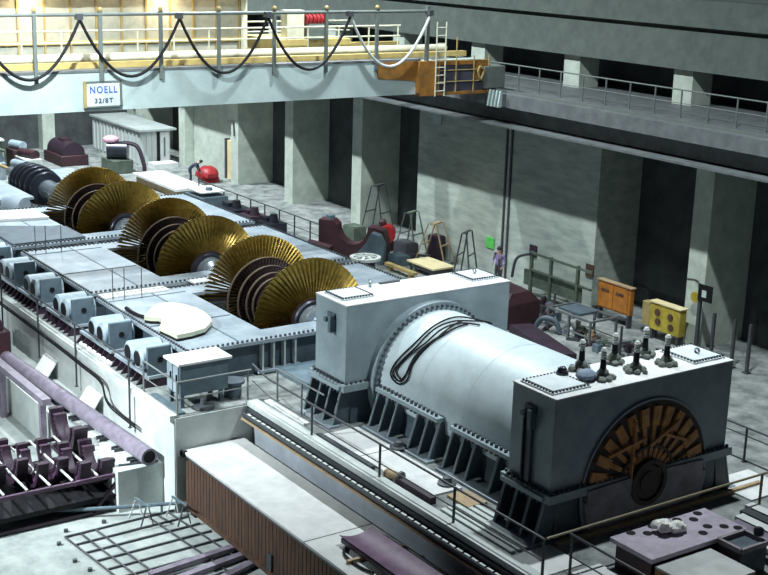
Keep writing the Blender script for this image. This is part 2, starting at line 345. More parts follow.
# cables looped over the barrel
def oncyl(px, py, r=R0 + .05):
    d = at(px, py, y=0) - CP; d.normalize(); p = CP - V(0, 0, JZ)
    a = d.y ** 2 + d.z ** 2; b = 2 * (p.y * d.y + p.z * d.z); c = p.y ** 2 + p.z ** 2 - r * r
    t = (-b - math.sqrt(max(b * b - 4 * a * c, 0))) / (2 * a); return CP + d * t
def smooth(pts, n=6):
    out = []; P = [pts[0]] + pts + [pts[-1]]
    for i in range(1, len(P) - 2):
        for k in range(n):
            t = k / n; a, b, c, d = P[i - 1], P[i], P[i + 1], P[i + 2]
            out.append(.5 * ((2 * b) + (c - a) * t + (2 * a - 5 * b + 4 * c - d) * t * t + (3 * b - a - 3 * c + d) * t ** 3))
    return out + [pts[-1]]
for lab, pts in (('black cable lying in the wide outer loop over the generator barrel', [(486, 322), (470, 318), (456, 317), (437, 324), (415, 343), (394, 365), (391, 376), (399, 384), (408, 378), (415, 358), (437, 338), (462, 321)]),
                 ('black cable lying in the middle loop over the generator barrel', [(492, 323), (474, 321), (455, 321), (436, 328), (416, 347), (397, 366), (393, 374), (399, 381), (406, 374), (416, 355), (440, 336), (468, 324)]),
                 ('black cable lying in the narrow inner loop over the generator barrel', [(480, 325), (462, 323), (444, 328), (424, 344), (401, 363), (396, 372), (402, 379), (411, 366), (424, 349), (446, 333), (466, 324)])):
    c = [oncyl(*p) for p in pts]; c = smooth(c); c = [V(p.x, *(V(p.y, p.z - JZ).normalized() * (R0 + .05))) + V(0, 0, JZ) for p in c]
    tag(MB().tube(c, .027, 8).build('cable', 'black'), lab, 'cable', 'cables looped over the barrel')

# ------------------------------------------------------------------ turbine casings
cas_labels = ['lower turbine casing nearest the generator, under the round cover plate', 'middle lower turbine casing with a dotted bolt row along its front flange', 'far lower turbine casing below the rotor nearest the small dark rotor']
for c, lab in zip(LP, cas_labels):
    t = thing('turbine_lower_casing', lab, 'turbine casing', (c, 0, 0), 'lower casings of the turbine')
    x0, x1, h, W = c - 3.72, c + 3.75, 2.42, 5.75
    tp = MB().box(x0, x1, -W, -h, JZ - .12, JZ).box(x0, x1, h, W, JZ - .12, JZ).box(x0, c - 2.65, -h, h, JZ - .12, JZ).box(c + 2.65, x1, -h, h, JZ - .12, JZ)
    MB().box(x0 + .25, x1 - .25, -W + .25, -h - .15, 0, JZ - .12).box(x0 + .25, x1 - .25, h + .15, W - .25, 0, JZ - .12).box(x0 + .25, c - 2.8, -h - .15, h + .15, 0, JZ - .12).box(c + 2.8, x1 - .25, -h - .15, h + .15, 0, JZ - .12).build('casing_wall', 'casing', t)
    b = tp.use(1)
    for k in range(64):
        y = -W + .1 + k * .18
        for x in (x1 - .07, x0 + .07): b.cyl((x, y, JZ), (x, y, JZ + .07), .05, n=6)
    for k in range(40):
        for s in (-1, 1): b.cyl((x0 + .15 + k * .184, s * (W - .07), JZ), (x0 + .15 + k * .184, s * (W - .07), JZ + .07), .05, n=6)
    b.build('joint_flange', ('plate', 'bolt'), t)
    MB().box(x0 + .3, x1 - .3, -W + 2.0, -W + 2.06, JZ, JZ + .015).box(c - 3.0, c - 2.94, -W + .2, -h - .1, JZ, JZ + .02).box(c + .55, c + .62, -W + .2, -h - .1, JZ, JZ + .02).build('plate_joint', 'slate', t)
    for k in range(4):
        y = -2.9 + k * .42; MB().box(x1 - .27, x1 - .05, y - .03, y + .03, .15, JZ - .12).build('end_rib', 'railw', t)
    MB().box(x1 - .27, x1 + .02, -3.1, -1.4, .06, .15).build('end_ledge', 'plate', t)
    for y in (-4.3, -4.9, -5.3): MB().cyl((x0 + 2.1 + .3 * y, y, JZ), (x0 + 2.1 + .3 * y, y, JZ + 1.15), .018, n=6).build('guide_pin', 'rail', t)
# thin cover sheets lying on the casings
tag(MB().prism([(-22.25, -5.6, JZ + .01), (-21.7, -5.6, JZ + .01), (-21.7, -3.0, JZ + .01), (-22.25, -3.0, JZ + .01)], (0, 0, .06)).build('cover_strip', 'white'), 'narrow white strip of sheet at the edge of the casing with the round plate', 'sheet')
tag(MB().prism([(-22.6, -1.8, JZ + .01), (-22.05, -1.8, JZ + .01), (-22.05, 1.2, JZ + .01), (-22.6, 1.2, JZ + .01)], (0, 0, .06)).build('cover_strip', 'white'), 'pale strip of sheet in front of the middle rotor pair hub', 'sheet')
tag(MB().prism([(-35.2, -5.7, JZ + .01), (-31.2, -5.7, JZ + .01), (-31.2, -2.5, JZ + .01), (-33.5, -2.5, JZ + .01)], (0, 0, .1)).build('dark_cover', 'casing'), 'dark slate cover plate on the far casing by the second rotor disc', 'plate')
tag(MB().prism([(-38.3, -5.3, JZ + .01), (-36.2, -5.3, JZ + .01), (-35.6, -2.5, JZ + .01), (-37.6, -2.5, JZ + .01)], (0, 0, .12)).build('cover_sheet', 'white'), 'white sheet on the far casing left of the farthest bladed disc', 'sheet')
# round plate with a notch
rp = [at(110 + x / 5.87, 280 + y / 5.87, z=JZ + .22) for x, y in ((262, 150), (300, 137), (370, 133), (440, 145), (510, 166), (560, 192), (592, 225), (596, 245), (560, 285), (480, 310), (395, 326), (340, 300), (290, 278), (300, 255), (304, 232), (285, 222), (240, 222), (200, 215), (230, 180))]
for p in rp: p.z = JZ
rt = thing('round_cover_plate', 'round cream cover plate with a notched edge lying on the nearest casing', 'plate', (-17.6, -4.6, JZ))
MB().prism([p + V(0, 0, .1) for p in rp], (0, 0, .14)).build('disc', M['cream'], rt)
MB().prism([p * .985 + (sum(rp, V(0, 0, 0)) / len(rp)) * .015 + V(0, 0, .0) for p in rp], (0, 0, .1)).build('rim', 'black', rt)  # black layer drawn as the shadow below the plate edge
tag(MB().tube(smooth([at(110 + x / 5.87, 280 + y / 5.87, z=JZ + .08) for x, y in ((95, 165), (130, 190), (180, 212), (240, 222), (300, 220))]), .07, 8).build('hose', 'black'), 'black curved tube drawn for the dark crescent at the round plate notch', 'hose')  # tube added to draw the dark crescent along the notch

# ------------------------------------------------------------------ rotors
def blade_row(x, r0, r1, n, c0, c1, tw0, tw1, sgn=1):
    b = MB(); S = 5
    for i in range(n):
        a = 2 * PI * i / n; e = V(0, math.cos(a), math.sin(a)); t = V(0, -math.sin(a), math.cos(a)); vs = []
        for k in range(S + 1):
            u = k / S; r = r0 + (r1 - r0) * u; tw = tw0 + (tw1 - tw0) * u; c = c0 + (c1 - c0) * u
            d = V(math.cos(tw) * sgn, 0, 0) + t * math.sin(tw); q = V(-math.sin(tw) * sgn, 0, 0) + t * math.cos(tw); o = V(x, 0, 0) + e * r
            th = .022 * (1 - .6 * u)
            vs += [o - d * c / 2, o + q * (th + .05 * c), o + d * c / 2, o + q * (.05 * c - th)]
        fs = [(k * 4 + j, k * 4 + (j + 1) % 4, k * 4 + 4 + (j + 1) % 4, k * 4 + 4 + j) for k in range(S) for j in range(4)] + [(S * 4, S * 4 + 1, S * 4 + 2, S * 4 + 3)]
        b.add(vs, fs)
    return b
def disc(x, w, r0, r1, n=64): return MB().lathe([(x - w / 2, r0), (x - w / 2, r1), (x + w / 2, r1), (x + w / 2, r0)], n=n, close=True)
rotor = thing('turbine_rotor', 'gold bladed turbine rotor nearest the generator', 'turbine rotor', (0, 0, 0), 'bladed turbine rotors')
MB().lathe([(-3.95, 0), (-3.95, .5), (-3.75, .5), (-3.75, .36), (-2.6, .36), (-2.5, .55), (-2.2, .62), (2.2, .62), (2.5, .55), (2.6, .36), (3.75, .36), (3.75, .5), (3.95, .5), (3.95, 0)], n=40).build('shaft', 'shaft', rotor)
HALF = 1.88
for s in (-1, 1):
    d = disc(s * HALF, .42, .3, .84).build('last_stage_disc', 'bronze_d', rotor)
    MB().lathe([(s * (HALF + .21), .78), (s * (HALF + .3), .74), (s * (HALF + .3), .66), (s * (HALF + .21), .62)], n=48, close=True).build('balance_ring', 'blued', d)
    (blade_row(HALF, .82, 2.26, 72, .40, .26, .2, 1.05, -1) if s > 0 else blade_row(-HALF, .82, 2.31, 90, .40, .27, .15, .5, -1)).build('last_stage_blades', 'bronze', rotor)
    for i, (dx, rr, ri) in enumerate(((.5, 1.58, 1.0), (.85, 1.34, .95), (1.13, 1.14, .9), (1.36, 1.0, .85))):
        x = s * (HALF - dx)
        g = disc(x, .2, .5, ri).build('stage_disc', 'bronze_d', rotor)
        blade_row(x, ri - .02, rr, 72, .2, .16, .3, .8, s).build('stage_blades', 'bronze_d', g)
        MB().lathe([(x - .05, rr - .03), (x - .05, rr), (x + .05, rr), (x + .05, rr - .03)], n=72, close=True).build('shroud_ring', 'shroud', g)
rotor.location = (LP[0] - .02, 0, JZ - .2)
hp_shift = .2
copy_tree(rotor, (LP[1], 0, JZ - .2), None, 'gold bladed turbine rotor in the middle of the row of three')
copy_tree(rotor, (LP[2], 0, JZ - .2), None, 'gold bladed turbine rotor farthest from the generator')
hp = thing('small_rotor', 'small dark steel rotor with grooved discs at the far end of the turbine line', 'turbine rotor', (-44, 0, 0))
MB().lathe([(-48.4, 0), (-48.4, .3), (-46.6, .3), (-46.3, .5), (-42.4, .5), (-42.0, .42), (-41.2, .42), (-41.2, .6), (-40.9, .6), (-40.9, .42), (-38.9, .42), (-38.9, 0)], (0, 0, JZ), n=32).build('shaft', 'shaft', hp)
for k, rr in enumerate((.86, .94, .98, .98, .94, .86)):
    x = -46.0 + k * .62; MB().lathe([(x - .14, .4), (x - .14, rr), (x - .05, rr + .04), (x + .05, rr + .04), (x + .14, rr), (x + .14, .4)], (0, 0, JZ), n=48, close=True).build('disc', 'blued', hp)
hp.location.x += hp_shift
hc = thing('small_lower_casing', 'pale lower casing around the small dark rotor', 'turbine casing', (-44, 0, 0))
MB().box(-48.2, -41.1, -3.4, -1.25, JZ - .14, JZ - .02).box(-48.2, -41.1, 1.25, 3.4, JZ - .14, JZ - .02).build('joint_flange', 'plate', hc)
MB().box(-48, -41.3, -3.1, -1.52, 0, JZ - .14).box(-48, -41.3, 1.52, 3.1, 0, JZ - .14).build('casing_wall', 'casing', hc)
# bearing pedestals in the gaps of the turbine line
for x, lab in ((-13.6, 'bearing pedestal between the generator and the nearest rotor'), (-22.46, 'bearing pedestal between the nearest and middle rotors'), (-30.55, 'bearing pedestal between the middle and far rotors'), (-39.3, 'bearing pedestal between the far rotor and the small dark rotor')):
    t = thing('bearing_pedestal', lab, 'bearing pedestal', (x, 0, 0), 'bearing pedestals under the shaft line')
    wd = .4 if x < -14 else .75
    MB().box(x - wd / 2, x + wd / 2, -1.1, 1.1, 0, JZ - .42).build('base', 'casing', t)
    MB().lathe([(-wd / 2, .40), (-wd / 2, .56), (wd / 2, .56), (wd / 2, .40)], (x, 0, JZ), n=24, a0=PI, a1=2 * PI, close=True).build('lower_shell', 'slate', t)
MBx = MB().box(-14.6, -12.6, -2.4, 2.4, 0, .2); tag(MBx.build('floor_cover', 'slate'), 'dark floor cover under the shaft between generator and nearest casing', 'plate')
# ------------------------------------------------------------------ valve blocks along the left side of the casings
def valve_block(label):
    t = thing('valve_block', label, 'valve block', (0, 0, 0), 'valve blocks along the casings')
    for x in (-.68, .08):
        v = MB().lathe([(-.62, .0), (-.62, .30), (-.55, .38), (.48, .38), (.48, .0)], (x, 0, .86), (0, 1, 0), n=24).build('valve_barrel', 'valve', t)
        MB().cyl((x, -.63, .86), (x, -.60, .86), .26, n=20).build('bore', 'black', v)
    MB().box(-1.1, .5, -.35, .48, .42, .86).build('valve_body', 'valve', t, .04)
    p = MB().box(.5, .62, -.5, .34, .40, 1.34).build('front_plate', 'slate', t, .02)
    MB().cyl((.61, -.06, .9), (.65, -.06, .9), .1, n=16).build('port', 'black', p)
    MB().hexa([(-2.1, -.5, .3), (.7, -.5, .3), (.7, .5, .3), (-2.1, .5, .3), (-2.1, -.5, .4), (.7, -.5, .4), (.7, .5, .4), (-2.1, .5, .4)]).build('ledge', 'plate', t)
    for k in range(7):
        x = -1.95 + k * .42; MB().prism([(x, -.5, .3), (x, -.72, 0), (x, .2, 0), (x, .2, .3)], (.06, 0, 0)).build('rib', 'purpled', t)
    MB().box(-2.05, .65, -.2, .45, 0, .3).build('base', 'purpled', t)
    return t
vb = valve_block('grey blue valve block nearest the railing corner, its square front plate in view')
vb.location = (-19.0, -6.28, .12)
vb.location.z = 0
for x, lab in ((-22.4, 'grey blue valve block second from the railing corner along the casings'), (-25.6, 'grey blue valve block third from the railing corner along the casings'), (-28.5, 'grey blue valve block fourth from the railing corner along the casings'), (-31.4, 'grey blue valve block farthest from the railing corner along the casings')):
    copy_tree(vb, (x, -6.28, 0), None, lab)
copy_tree(vb, (-15.9, -6.28, 0), None, 'grey blue valve block behind the white topped control box')
# control box
cb = thing('control_box', 'dark slate control box with a white top beside the casings', 'control box', (-13.4, -6.0, 0))
MB().box(-13.85, -12.95, -6.75, -5.1, .42, 1.42).build('body', 'slate', cb, .01)
MB().box(-13.95, -12.85, -6.85, -5.0, 1.42, 1.5).build('top', 'white', cb, .01)
for x0 in (-13.8, -13.38): 
    d = MB().box(x0, x0 + .36, -6.79, -6.74, .5, 1.35).build('door', 'plate', cb); MB().box(x0 + .27, x0 + .32, -6.83, -6.78, .85, 1.1).build('door_handle', 'black', d)
for x in (-13.8, -13.06):
    for y in (-6.65, -5.3): MB().box(x - .06, x + .06, y - .06, y + .06, 0, .42).build('leg', 'slate', cb)
t = thing('pipe_stub', 'short dark flanged pipe stub beside the control box', 'pipe', (-13.3, -4.6, 0))
MB().cyl((-13.3, -4.75, 0), (-13.3, -4.75, .45), .28, n=20).build('body', 'slate', t); MB().cyl((-13.3, -4.75, .45), (-13.3, -4.75, .53), .38, n=24).build('flange', 'casing', t)
tag(MB().lathe([(0, .35), (.09, .33), (.12, .12), (.3, .1), (.3, 0)], (-12.75, -6.05, 0), (0, 0, 1), 20).build('floor_valve', 'bolt'), 'small dark floor valve with round base in front of the control box', 'valve')
tag(MB().box(-14.6, -12.55, -6.98, -6.78, 0, .05).build('floor_strip', 'slate'), 'dark strip on the walkway edge beside the control box', 'strip')
tag(MB().prism([(-20.6, -7.02, 0.005), (-18.2, -7.02, 0.005), (-18.0, -6.86, .005), (-20.8, -6.86, .005)], (0, 0, .09)).build('walkway_board', 'white'), 'white board lying on the left walkway beside the valve blocks', 'board')

# ------------------------------------------------------------------ left wall and its railings
railing('walkway_railing', 'dark railing along the left walkway with posts fixed down the wall', [[(-44, -7.42), (-15.2, -7.42)]],
        [(x, -7.42, -1.25) for x in (-42, -38.5, -35, -31.5, -27.7, -23.6, -19.9, -15.3)], 'rail', .03, ())
railing('corner_railing', 'grey railing around the corner platform beside the control box', [[(-15.0, -7.05), (-12.55, -7.05), (-12.55, -4.5)]],
        [(-15.0, -7.05), (-12.55, -7.05), (-12.55, -4.62)], 'railg', .03, (.5,))
railing('generator_railing', 'long dark railing along the foreground edge of the generator floor', [[(-13.0, -4.2), (-11.5, -4.47), (1.4, -4.47)]],
        [(-8.9, -4.47), (-5.34, -4.47), (-2.0, -4.47), (1.4, -4.47)], 'rail', .032, (.5,))
railing('end_railing', 'pale brown railing across the open end of the generator', [[(1.4, -4.40), (1.4, 5.2)]], [(1.4, 3.0), (1.4, 5.2)], 'ochre_r', .032, ())
railing('rear_side_railing', 'dark double railing right of the front housing', [[(1.3, 5.3), (-6.5, 5.3)]], [(-1.1, 5.3), (-4.2, 5.3)], 'rail', .032, (.8,))
railing('stair_railing', 'short dark railing leaving the corner of the generator railing at the bottom of the photo', [[(1.5, -3.75), (4.6, -3.75)]], [(1.55, -3.75), (3.9, -3.75)], 'rail', .03, (.5,))
railing('housing_railing', 'short grey railing beside the left foot of the rear housing', [[(-12.2, -3.75), (-9.4, -3.75)]], [(-12.2, -3.75), (-10.7, -3.75)], 'railg', .028, ())
cbn = MB()
for dz in (0, .09): cbn.tube(smooth([V(-44, -7.47, -.1 - dz), V(-30, -7.47, -.12 - dz), V(-23, -7.47, -.15 - dz), V(-19.5, -7.47, -.22 - dz), V(-17.6, -7.47, -.3 - dz), V(-17.2, -7.47, -.75 - dz), V(-16.6, -7.47, -.95 - dz), V(-14.8, -7.47, -.98 - dz)]), .028, 6)
tag(cbn.build('cable_pair', 'black'), 'pair of dark cables running along the top of the left wall', 'cable')
for (x, lab) in ((-23.3, 'white board leaning on the left wall, farther of two'), (-19.1, 'white board leaning on the left wall, nearer of two')):
    tag(MB().hexa([(x, -7.84, -1.74), (x + 1.2, -7.84, -1.74), (x + 1.2, -7.78, -1.74), (x, -7.78, -1.74), (x, -7.34, -1.0), (x + 1.2, -7.34, -1.0), (x + 1.2, -7.28, -1.0), (x, -7.28, -1.0)]).build('leaning_board', 'board'), lab, 'board', 'boards leaning on the left wall')
# long pipe on the ledge
t = thing('long_pipe', 'long lilac grey pipe with clamps lying on the ledge below the left wall', 'pipe', (-13.3, -7.7, -1.74))
A, B = V(-13.15, -7.72, -1.44), V(-25.5, -8.35, -1.44)
MB().lathe([(0, .2), (0, .27), ((B - A).length, .27), ((B - A).length, .2)], A, B - A, 28, close=True).build('tube', 'lilac', t)
MB().cyl(A + (B - A).normalized() * .03, A + (B - A).normalized() * .1, .2, n=20).build('end_cap', 'black', t)
for k in range(11):
    c = A + (B - A) * ((k + .6) / 11.4); n = V(0, 1, 0)
    MB().box(c.x - .09, c.x - .03, c.y - .42, c.y + .42, -1.74, -1.62).box(c.x + .12, c.x + .18, c.y - .4, c.y + .4, -1.74, -1.62).cyl(c + V(-.06, .3, -.2), c + V(-.06, .34, .02), .035, n=6).cyl(c + V(.15, .3, -.2), c + V(.15, .34, .02), .035, n=6).build('clamp', 'bolt', t)
tag(MB().bar((-13.6, -8.55, -1.70), (-13.35, -7.35, -1.70), .05, .05).build('steel_bar', 'bolt'), 'thin dark bar on the ledge at the open end of the long pipe', 'bar')
tag(MB().bar((-18.6, -8.98, -1.15), (-24, -9.03, -1.15), .3, .22).bar((-19, -9.0, -3.1), (-19, -9.0, -1.26), .2, .2).bar((-23, -9.05, -3.1), (-23, -9.05, -1.26), .2, .2).build('ledge_beam', 'lilac'), 'pale grey beam on legs in front of the long pipe ledge', 'beam')
rm = thing('red_machine', 'dark maroon ribbed machine at the left edge below the walkway', 'machine', (-26.2, -8.6, -1.74))
MB().box(-27.6, -24.7, -9.6, -8.1, -3.1, -.4).build('body', 'maroon', rm, .05); MB().lathe([(-1.3, 0), (-1.3, .55), (1.2, .55), (1.2, 0)], (-26.1, -8.85, -.35), n=28).build('drum', 'purpled', rm)
for k in range(4): MB().lathe([(-.06, .5), (-.06, .62), (.06, .62), (.06, .5)], (-27.0 + k * .6, -8.85, -.35), n=28, close=True).build('drum_rib', 'purple', rm)

# ------------------------------------------------------------------ rack with diaphragm halves
rk = thing('steel_rack', 'dark steel rack on the lower floor holding bladed half rings', 'rack', (-15.2, -10.3, -3.1))
YA, YB, XA, XB, RZ = -12.9, -8.5, -13.45, -17.2, -1.92
for x in (XA, XB):
    for y in (YA, YB): MB().box(x - .09, x + .09, y - .09, y + .09, -3.1, RZ + .08).build('leg', 'purpled', rk)
MB().bar((XA, YA, RZ), (XA, YB, RZ), .1, .12).build('front_beam', 'purple', rk); MB().bar((XB, YA, RZ), (XB, YB, RZ), .1, .12).build('back_beam', 'purpled', rk)
for y in (YA, YB): MB().bar((XA, y, RZ), (XB, y, RZ), .08, .1).build('side_beam', 'purpled', rk)
MB().bar((XA, YB - .05, RZ - .1), (XA, YB - 1.0, -3.0), .1, .1).build('brace', 'purpled', rk); MB().bar((XA, YA, -3.0), (XA, YB, -3.0), .1, .1).build('lower_beam', 'purpled', rk)
for y in (-12.2, -11.5, -10.8, -10.1, -9.3): MB().bar((XA, y, RZ + .1), (XB, y, RZ + .1), .05, .05).build('rod', 'railw', rk)
MB().box(XB, XA, YA, YB, -2.7, -2.56).build('tray', 'black', rk)
halves = []
for px, py, z, R, wd, lab in ((68, 420, -1.2, 1.12, .46, 'back of the rack, highest, with vanes showing'), (96, 452, -1.55, .98, .42, 'right end of the rack'), (74, 455, -1.55, .98, .34, 'second place from the right end of the rack'),
                              (52, 451, -1.55, .98, .34, 'third place from the right end of the rack'), (32, 456, -1.55, .98, .34, 'fourth place from the right end of the rack'), (12, 452, -1.55, .98, .34, 'fifth place from the right end of the rack'), (-10, 458, -1.55, .98, .34, 'left end of the rack')):
    p = at(px, py, z=z); halves.append((p.x, p.y, z, R, wd, lab))
p = halves[0]; MB().box(p[0] - .7, p[0] + .7, p[1] - .4, p[1] + .4, -2.3, -2.18).box(p[0] - .6, p[0] + .6, p[1] - .2, p[1] + .2, -2.55, -2.3).build('back_shelf', 'purpled', rk)
for x, y, zc, R, wd, lab in halves:
    t = thing('diaphragm_half', 'dark violet half ring standing at the ' + lab, 'half ring', (x, y, zc - R), 'half rings in the steel rack')
    a0, a1 = PI, 2 * PI
    kw = dict(o=(x, y, zc), ax=(0, 1, 0), n=32, ref=(1, 0, 0))
    # axis along y, ends upwards
    def half(prof): return MB().lathe(prof, (x, y, zc), (0, -1, 0), 32, a0, a1, True, (1, 0, 0))
    half([(-wd / 2, R - .13), (-wd / 2, R), (wd / 2, R), (wd / 2, R - .13)]).box(x - R - .05, x - R + .14, y - wd / 2, y + wd / 2, zc, zc + .1).box(x + R - .14, x + R + .05, y - wd / 2, y + wd / 2, zc, zc + .1).build('outer_ring', 'purpled', t)
    half([(-wd / 2 + .03, R * .56), (-wd / 2 + .03, R * .66), (wd / 2 - .03, R * .66), (wd / 2 - .03, R * .56)]).build('inner_ring', 'purpled', t)
    v = MB()
    for k in range(19):
        a = PI + PI * (k + .5) / 19; d = V(math.cos(a), 0, math.sin(a)); c = V(x, y, zc)
        v.bar(c + d * (R * .65), c + d * (R - .12), .02, wd * .7, up=(0, 1, 0))
    v.build('vanes', 'purple', t)

# ------------------------------------------------------------------ crate in the foreground
CT = -1.05
cr = thing('transport_crate', 'long rusty brown crate with a white flat top in the foreground', 'crate', (-7, -5.8, -3.1))
bd = MB().box(-12.2, 2.5, -6.95, -4.98, -2.75, CT - .08)
for k in range(74): bd.box(-12.15 + k * .2, -12.0 + k * .2, -6.962, -6.95, -2.72, CT - .12)
bd.build('body', 'rust', cr)
MB().box(-12.28, -5.02, -7.04, -4.9, CT - .08, CT).build('lid', 'lid', cr, .01); MB().box(-4.98, 2.55, -7.04, -4.9, CT - .08, CT).build('lid', 'lid', cr, .01)
MB().box(-12.25, 2.5, -7.02, -6.93, CT - .16, CT - .08).build('lid_edge', 'bolt', cr)
MB().box(-12.25, 2.5, -7.05, -6.9, -2.85, -2.72).build('bottom_rail', 'rust', cr)
for k in range(6): MB().box(-12 + k * 2.7, -11.7 + k * 2.7, -6.9, -4.95, -3.1, -2.75).build('skid', 'black', cr)
for k in range(5): MB().box(-7.0 + k * 1.9, -6.75 + k * 1.9, -7.03, -6.97, -2.7, -2.2).build('bracket', 'bolt', cr)
MB().cyl((-12.15, -7.12, CT - .05), (-12.15, -6.95, CT - .05), .09, n=12).cyl((-12.15, -7.12, CT - .05), (-12.15, -7.06, CT - .05), .12, n=12).build('hook_pin', 'black', cr)
# curved violet sheet on battens
sh = MB(); n = 10
vs = []
for k in range(n + 1):
    u = k / n; y = -6.32 + 1.0 * u; z = CT + .12 + .12 * (2 * u - 1) ** 2
    for x in (-4.4, .6): vs += [(x, y, z), (x, y, z + .025)]
fs = []
for k in range(n):
    a = k * 4; b = a + 4; fs += [(a, b, b + 2, a + 2), (a + 1, a + 3, b + 3, b + 1), (a, a + 1, b + 1, b), (a + 2, b + 2, b + 3, a + 3)]
fs += [(0, 2, 3, 1), (n * 4, n * 4 + 1, n * 4 + 3, n * 4 + 2)]
sh.add(vs, fs); sp = thing('curved_sheet', 'violet curved metal sheet lying on battens on the crate', 'sheet', (-2, -5.9, CT + .1)); sh.build('panel', 'purple', sp)
MB().box(-4.3, .6, -6.34, -6.29, CT + .1, CT + .22).build('edge_shadow', 'purpled', sp)  # thin dark strip drawn as the shadow under the sheet edge
for x, lab in ((-3.35, 'wooden batten on the crate under the near end of the violet sheet'), (-.9, 'wooden batten on the crate under the far part of the violet sheet')):
    tag(MB().box(x - .05, x + .05, -6.75, -4.98, CT, CT + .1).build('batten', 'wood'), lab, 'batten', 'battens on the crate')
tag(MB().tube(smooth([at(*p, z=CT + .05) for p in ((374, 573), (362, 568), (350, 560), (344, 553), (346, 547), (352, 544))]), .035, 8).build('hose', 'black'), 'thin black hose curling on the crate beside the violet sheet', 'hose')

# ------------------------------------------------------------------ curb tray and things on the strip by the railing
ct = thing('cable_tray', 'dark ladder cable tray along the outside edge of the generator floor', 'cable tray', (-6, -4.8, 0))
MB().box(-12.2, 1.3, -5.0, -4.95, -.28, -.18).build('side_rail', 'bolt', ct); MB().box(-12.2, 1.3, -4.77, -4.72, -.2, -.08).build('side_rail', 'bolt', ct)
for k in range(45): MB().box(-12.1 + k * .3, -11.88 + k * .3, -4.90, -4.82, -.24, -.21).build('rung', 'railw', ct)
MB().box(-12.2, 1.3, -5.03, -4.5, -.40, -.34).build('shelf', 'wood', ct)
MB().box(-12.2, 1.3, -4.98, -4.5, -.34, -.29).build('tray_floor', 'black', ct)
for i, (x0, x1, y0, y1, lab) in enumerate([(-8.9, -6.95, -4.05, -2.85, 'pale floor plate beside the first generator foot'), (-6.9, -3.7, -4.05, -2.9, 'long pale floor plate beside the generator feet'), (-12.3, -9.9, -4.15, -3.95, 'thin pale strip beside the housing railing')]):
    tag(MB().box(x0, x1, y0, y1, .001, .05).build('floor_plate', 'white'), lab, 'plate')
tag(MB().box(-8.9, -6.0, -4.30, -4.16, .001, .12).build('duct', 'bolt'), 'dark low duct along the railing beside the pale floor plates', 'duct')
tag(MB().box(-4.9, -3.3, -4.24, -4.05, .001, .2).build('steel_channel', 'purpled'), 'dark violet channel on the floor by the third railing post', 'channel')
tag(MB().box(-3.5, -2.6, -3.55, -2.9, .001, .07).build('wooden_board', 'wood'), 'short brown board on the floor behind the third railing post', 'board')
t = thing('pipe_flange', 'dark round pipe flange by the second railing post', 'pipe', (-5.0, -4.1, 0)); MB().cyl((-5.35, -4.25, .17), (-4.9, -4.1, .17), .12, n=16).build('tube', 'wood', t); MB().cyl((-4.9, -4.1, .17), (-4.83, -4.08, .17), .17, n=20).build('flange', 'bolt', t)
for x, y, lab in ((-6.9, -2.75, 'small round dark floor valve beside the first group of generator feet'), (-4.1, -3.1, 'small round dark floor valve on the long pale floor plate')):
    tag(MB().lathe([(0, .26), (.05, .26), (.07, .14), (.2, .12), (.22, 0)], (x, y, .05), (0, 0, 1), 20).build('floor_valve', 'bolt'), lab, 'valve', 'floor valves beside the generator')
labs = ['first', 'second', 'third', 'fourth', 'fifth']
for k in range(5):
    y = -4.2 + k * .22; tag(MB().box(-2.9, -.05, y, y + .14, .001, .06).build('plank', 'railw'), 'grey plank beside the front housing, %s from the railing' % labs[k], 'plank', 'planks beside the front housing')
tag(MB().box(.1, 1.3, -4.3, -3.1, .001, .03).build('floor_plate', 'white'), 'pale floor plate inside the corner of the generator railing', 'plate')
tag(MB().bar((.25, -3.0, .06), (.25, 4.4, .06), .12, .12).build('timber', 'wood'), 'long brown timber on the floor before the open generator end', 'timber')

p = at(351, 508, y=-4.78)
tag(MB().lathe([(-.1, .62), (-.1, .95), (.1, .95), (.1, .62)], (p.x, -4.78, p.z - .62), (0, 1, 0), 28, 0, PI, True, (1, 0, 0)).box(p.x - .95, p.x - .6, -4.86, -4.7, -3.1, p.z - .6).box(p.x + .6, p.x + .95, -4.86, -4.7, -3.1, p.z - .6).build('arched_segment', 'maroon'), 'dark brown arched ring segment wedged between the crate and the grey wall', 'ring segment')
# ------------------------------------------------------------------ lower floor: grid, trestles, poles, planks
gz = -3.06
gr = thing('steel_grid', 'flat dark steel grid lying on the lower floor beside the crate', 'grid', (-10.5, -9.3, -3.1))
def gp(px, py): return at(px, py, z=gz)
c00, c10, c01 = gp(65, 537), gp(118, 578), gp(190, 506)
ex = (c10 - c00) / 5.0; ey = (c01 - c00) * .9
for k in range(8):
    a = c00 + ex * k; MB().bar(a, a + ey, .05, .05).build('cross_bar', 'rail', gr)
for u in (0, .13, .26, .72, .9): MB().bar(c00 + ey * u, c00 + ey * u + ex * (8 if u < .8 else 6), .045, .045).build('long_bar', 'rail', gr)
for cx, cy, lab in ((141, 522, 'small sawhorse trestle standing on the steel grid, left of two'), (178, 520, 'small sawhorse trestle by the crate corner, right of two')):
    p = at(cx, cy, z=-3.02); t = thing('trestle', lab, 'trestle', p, 'trestles on the lower floor')
    MB().bar(p + V(-.4, 0, .62), p + V(.4, .12, .62), .05, .06).build('top_bar', 'slate', t)
    for sx in (-.42, .42):
        for sy in (-.2, .22): MB().bar(p + V(sx, sy, 0), p + V(sx * .9, sy * .2 + .05, .6), .035, .035).build('leg', 'rail' if sx > 0 else 'railw', t)
a, b = at(-8, 512, z=-2.75), at(180, 503, z=-2.75)
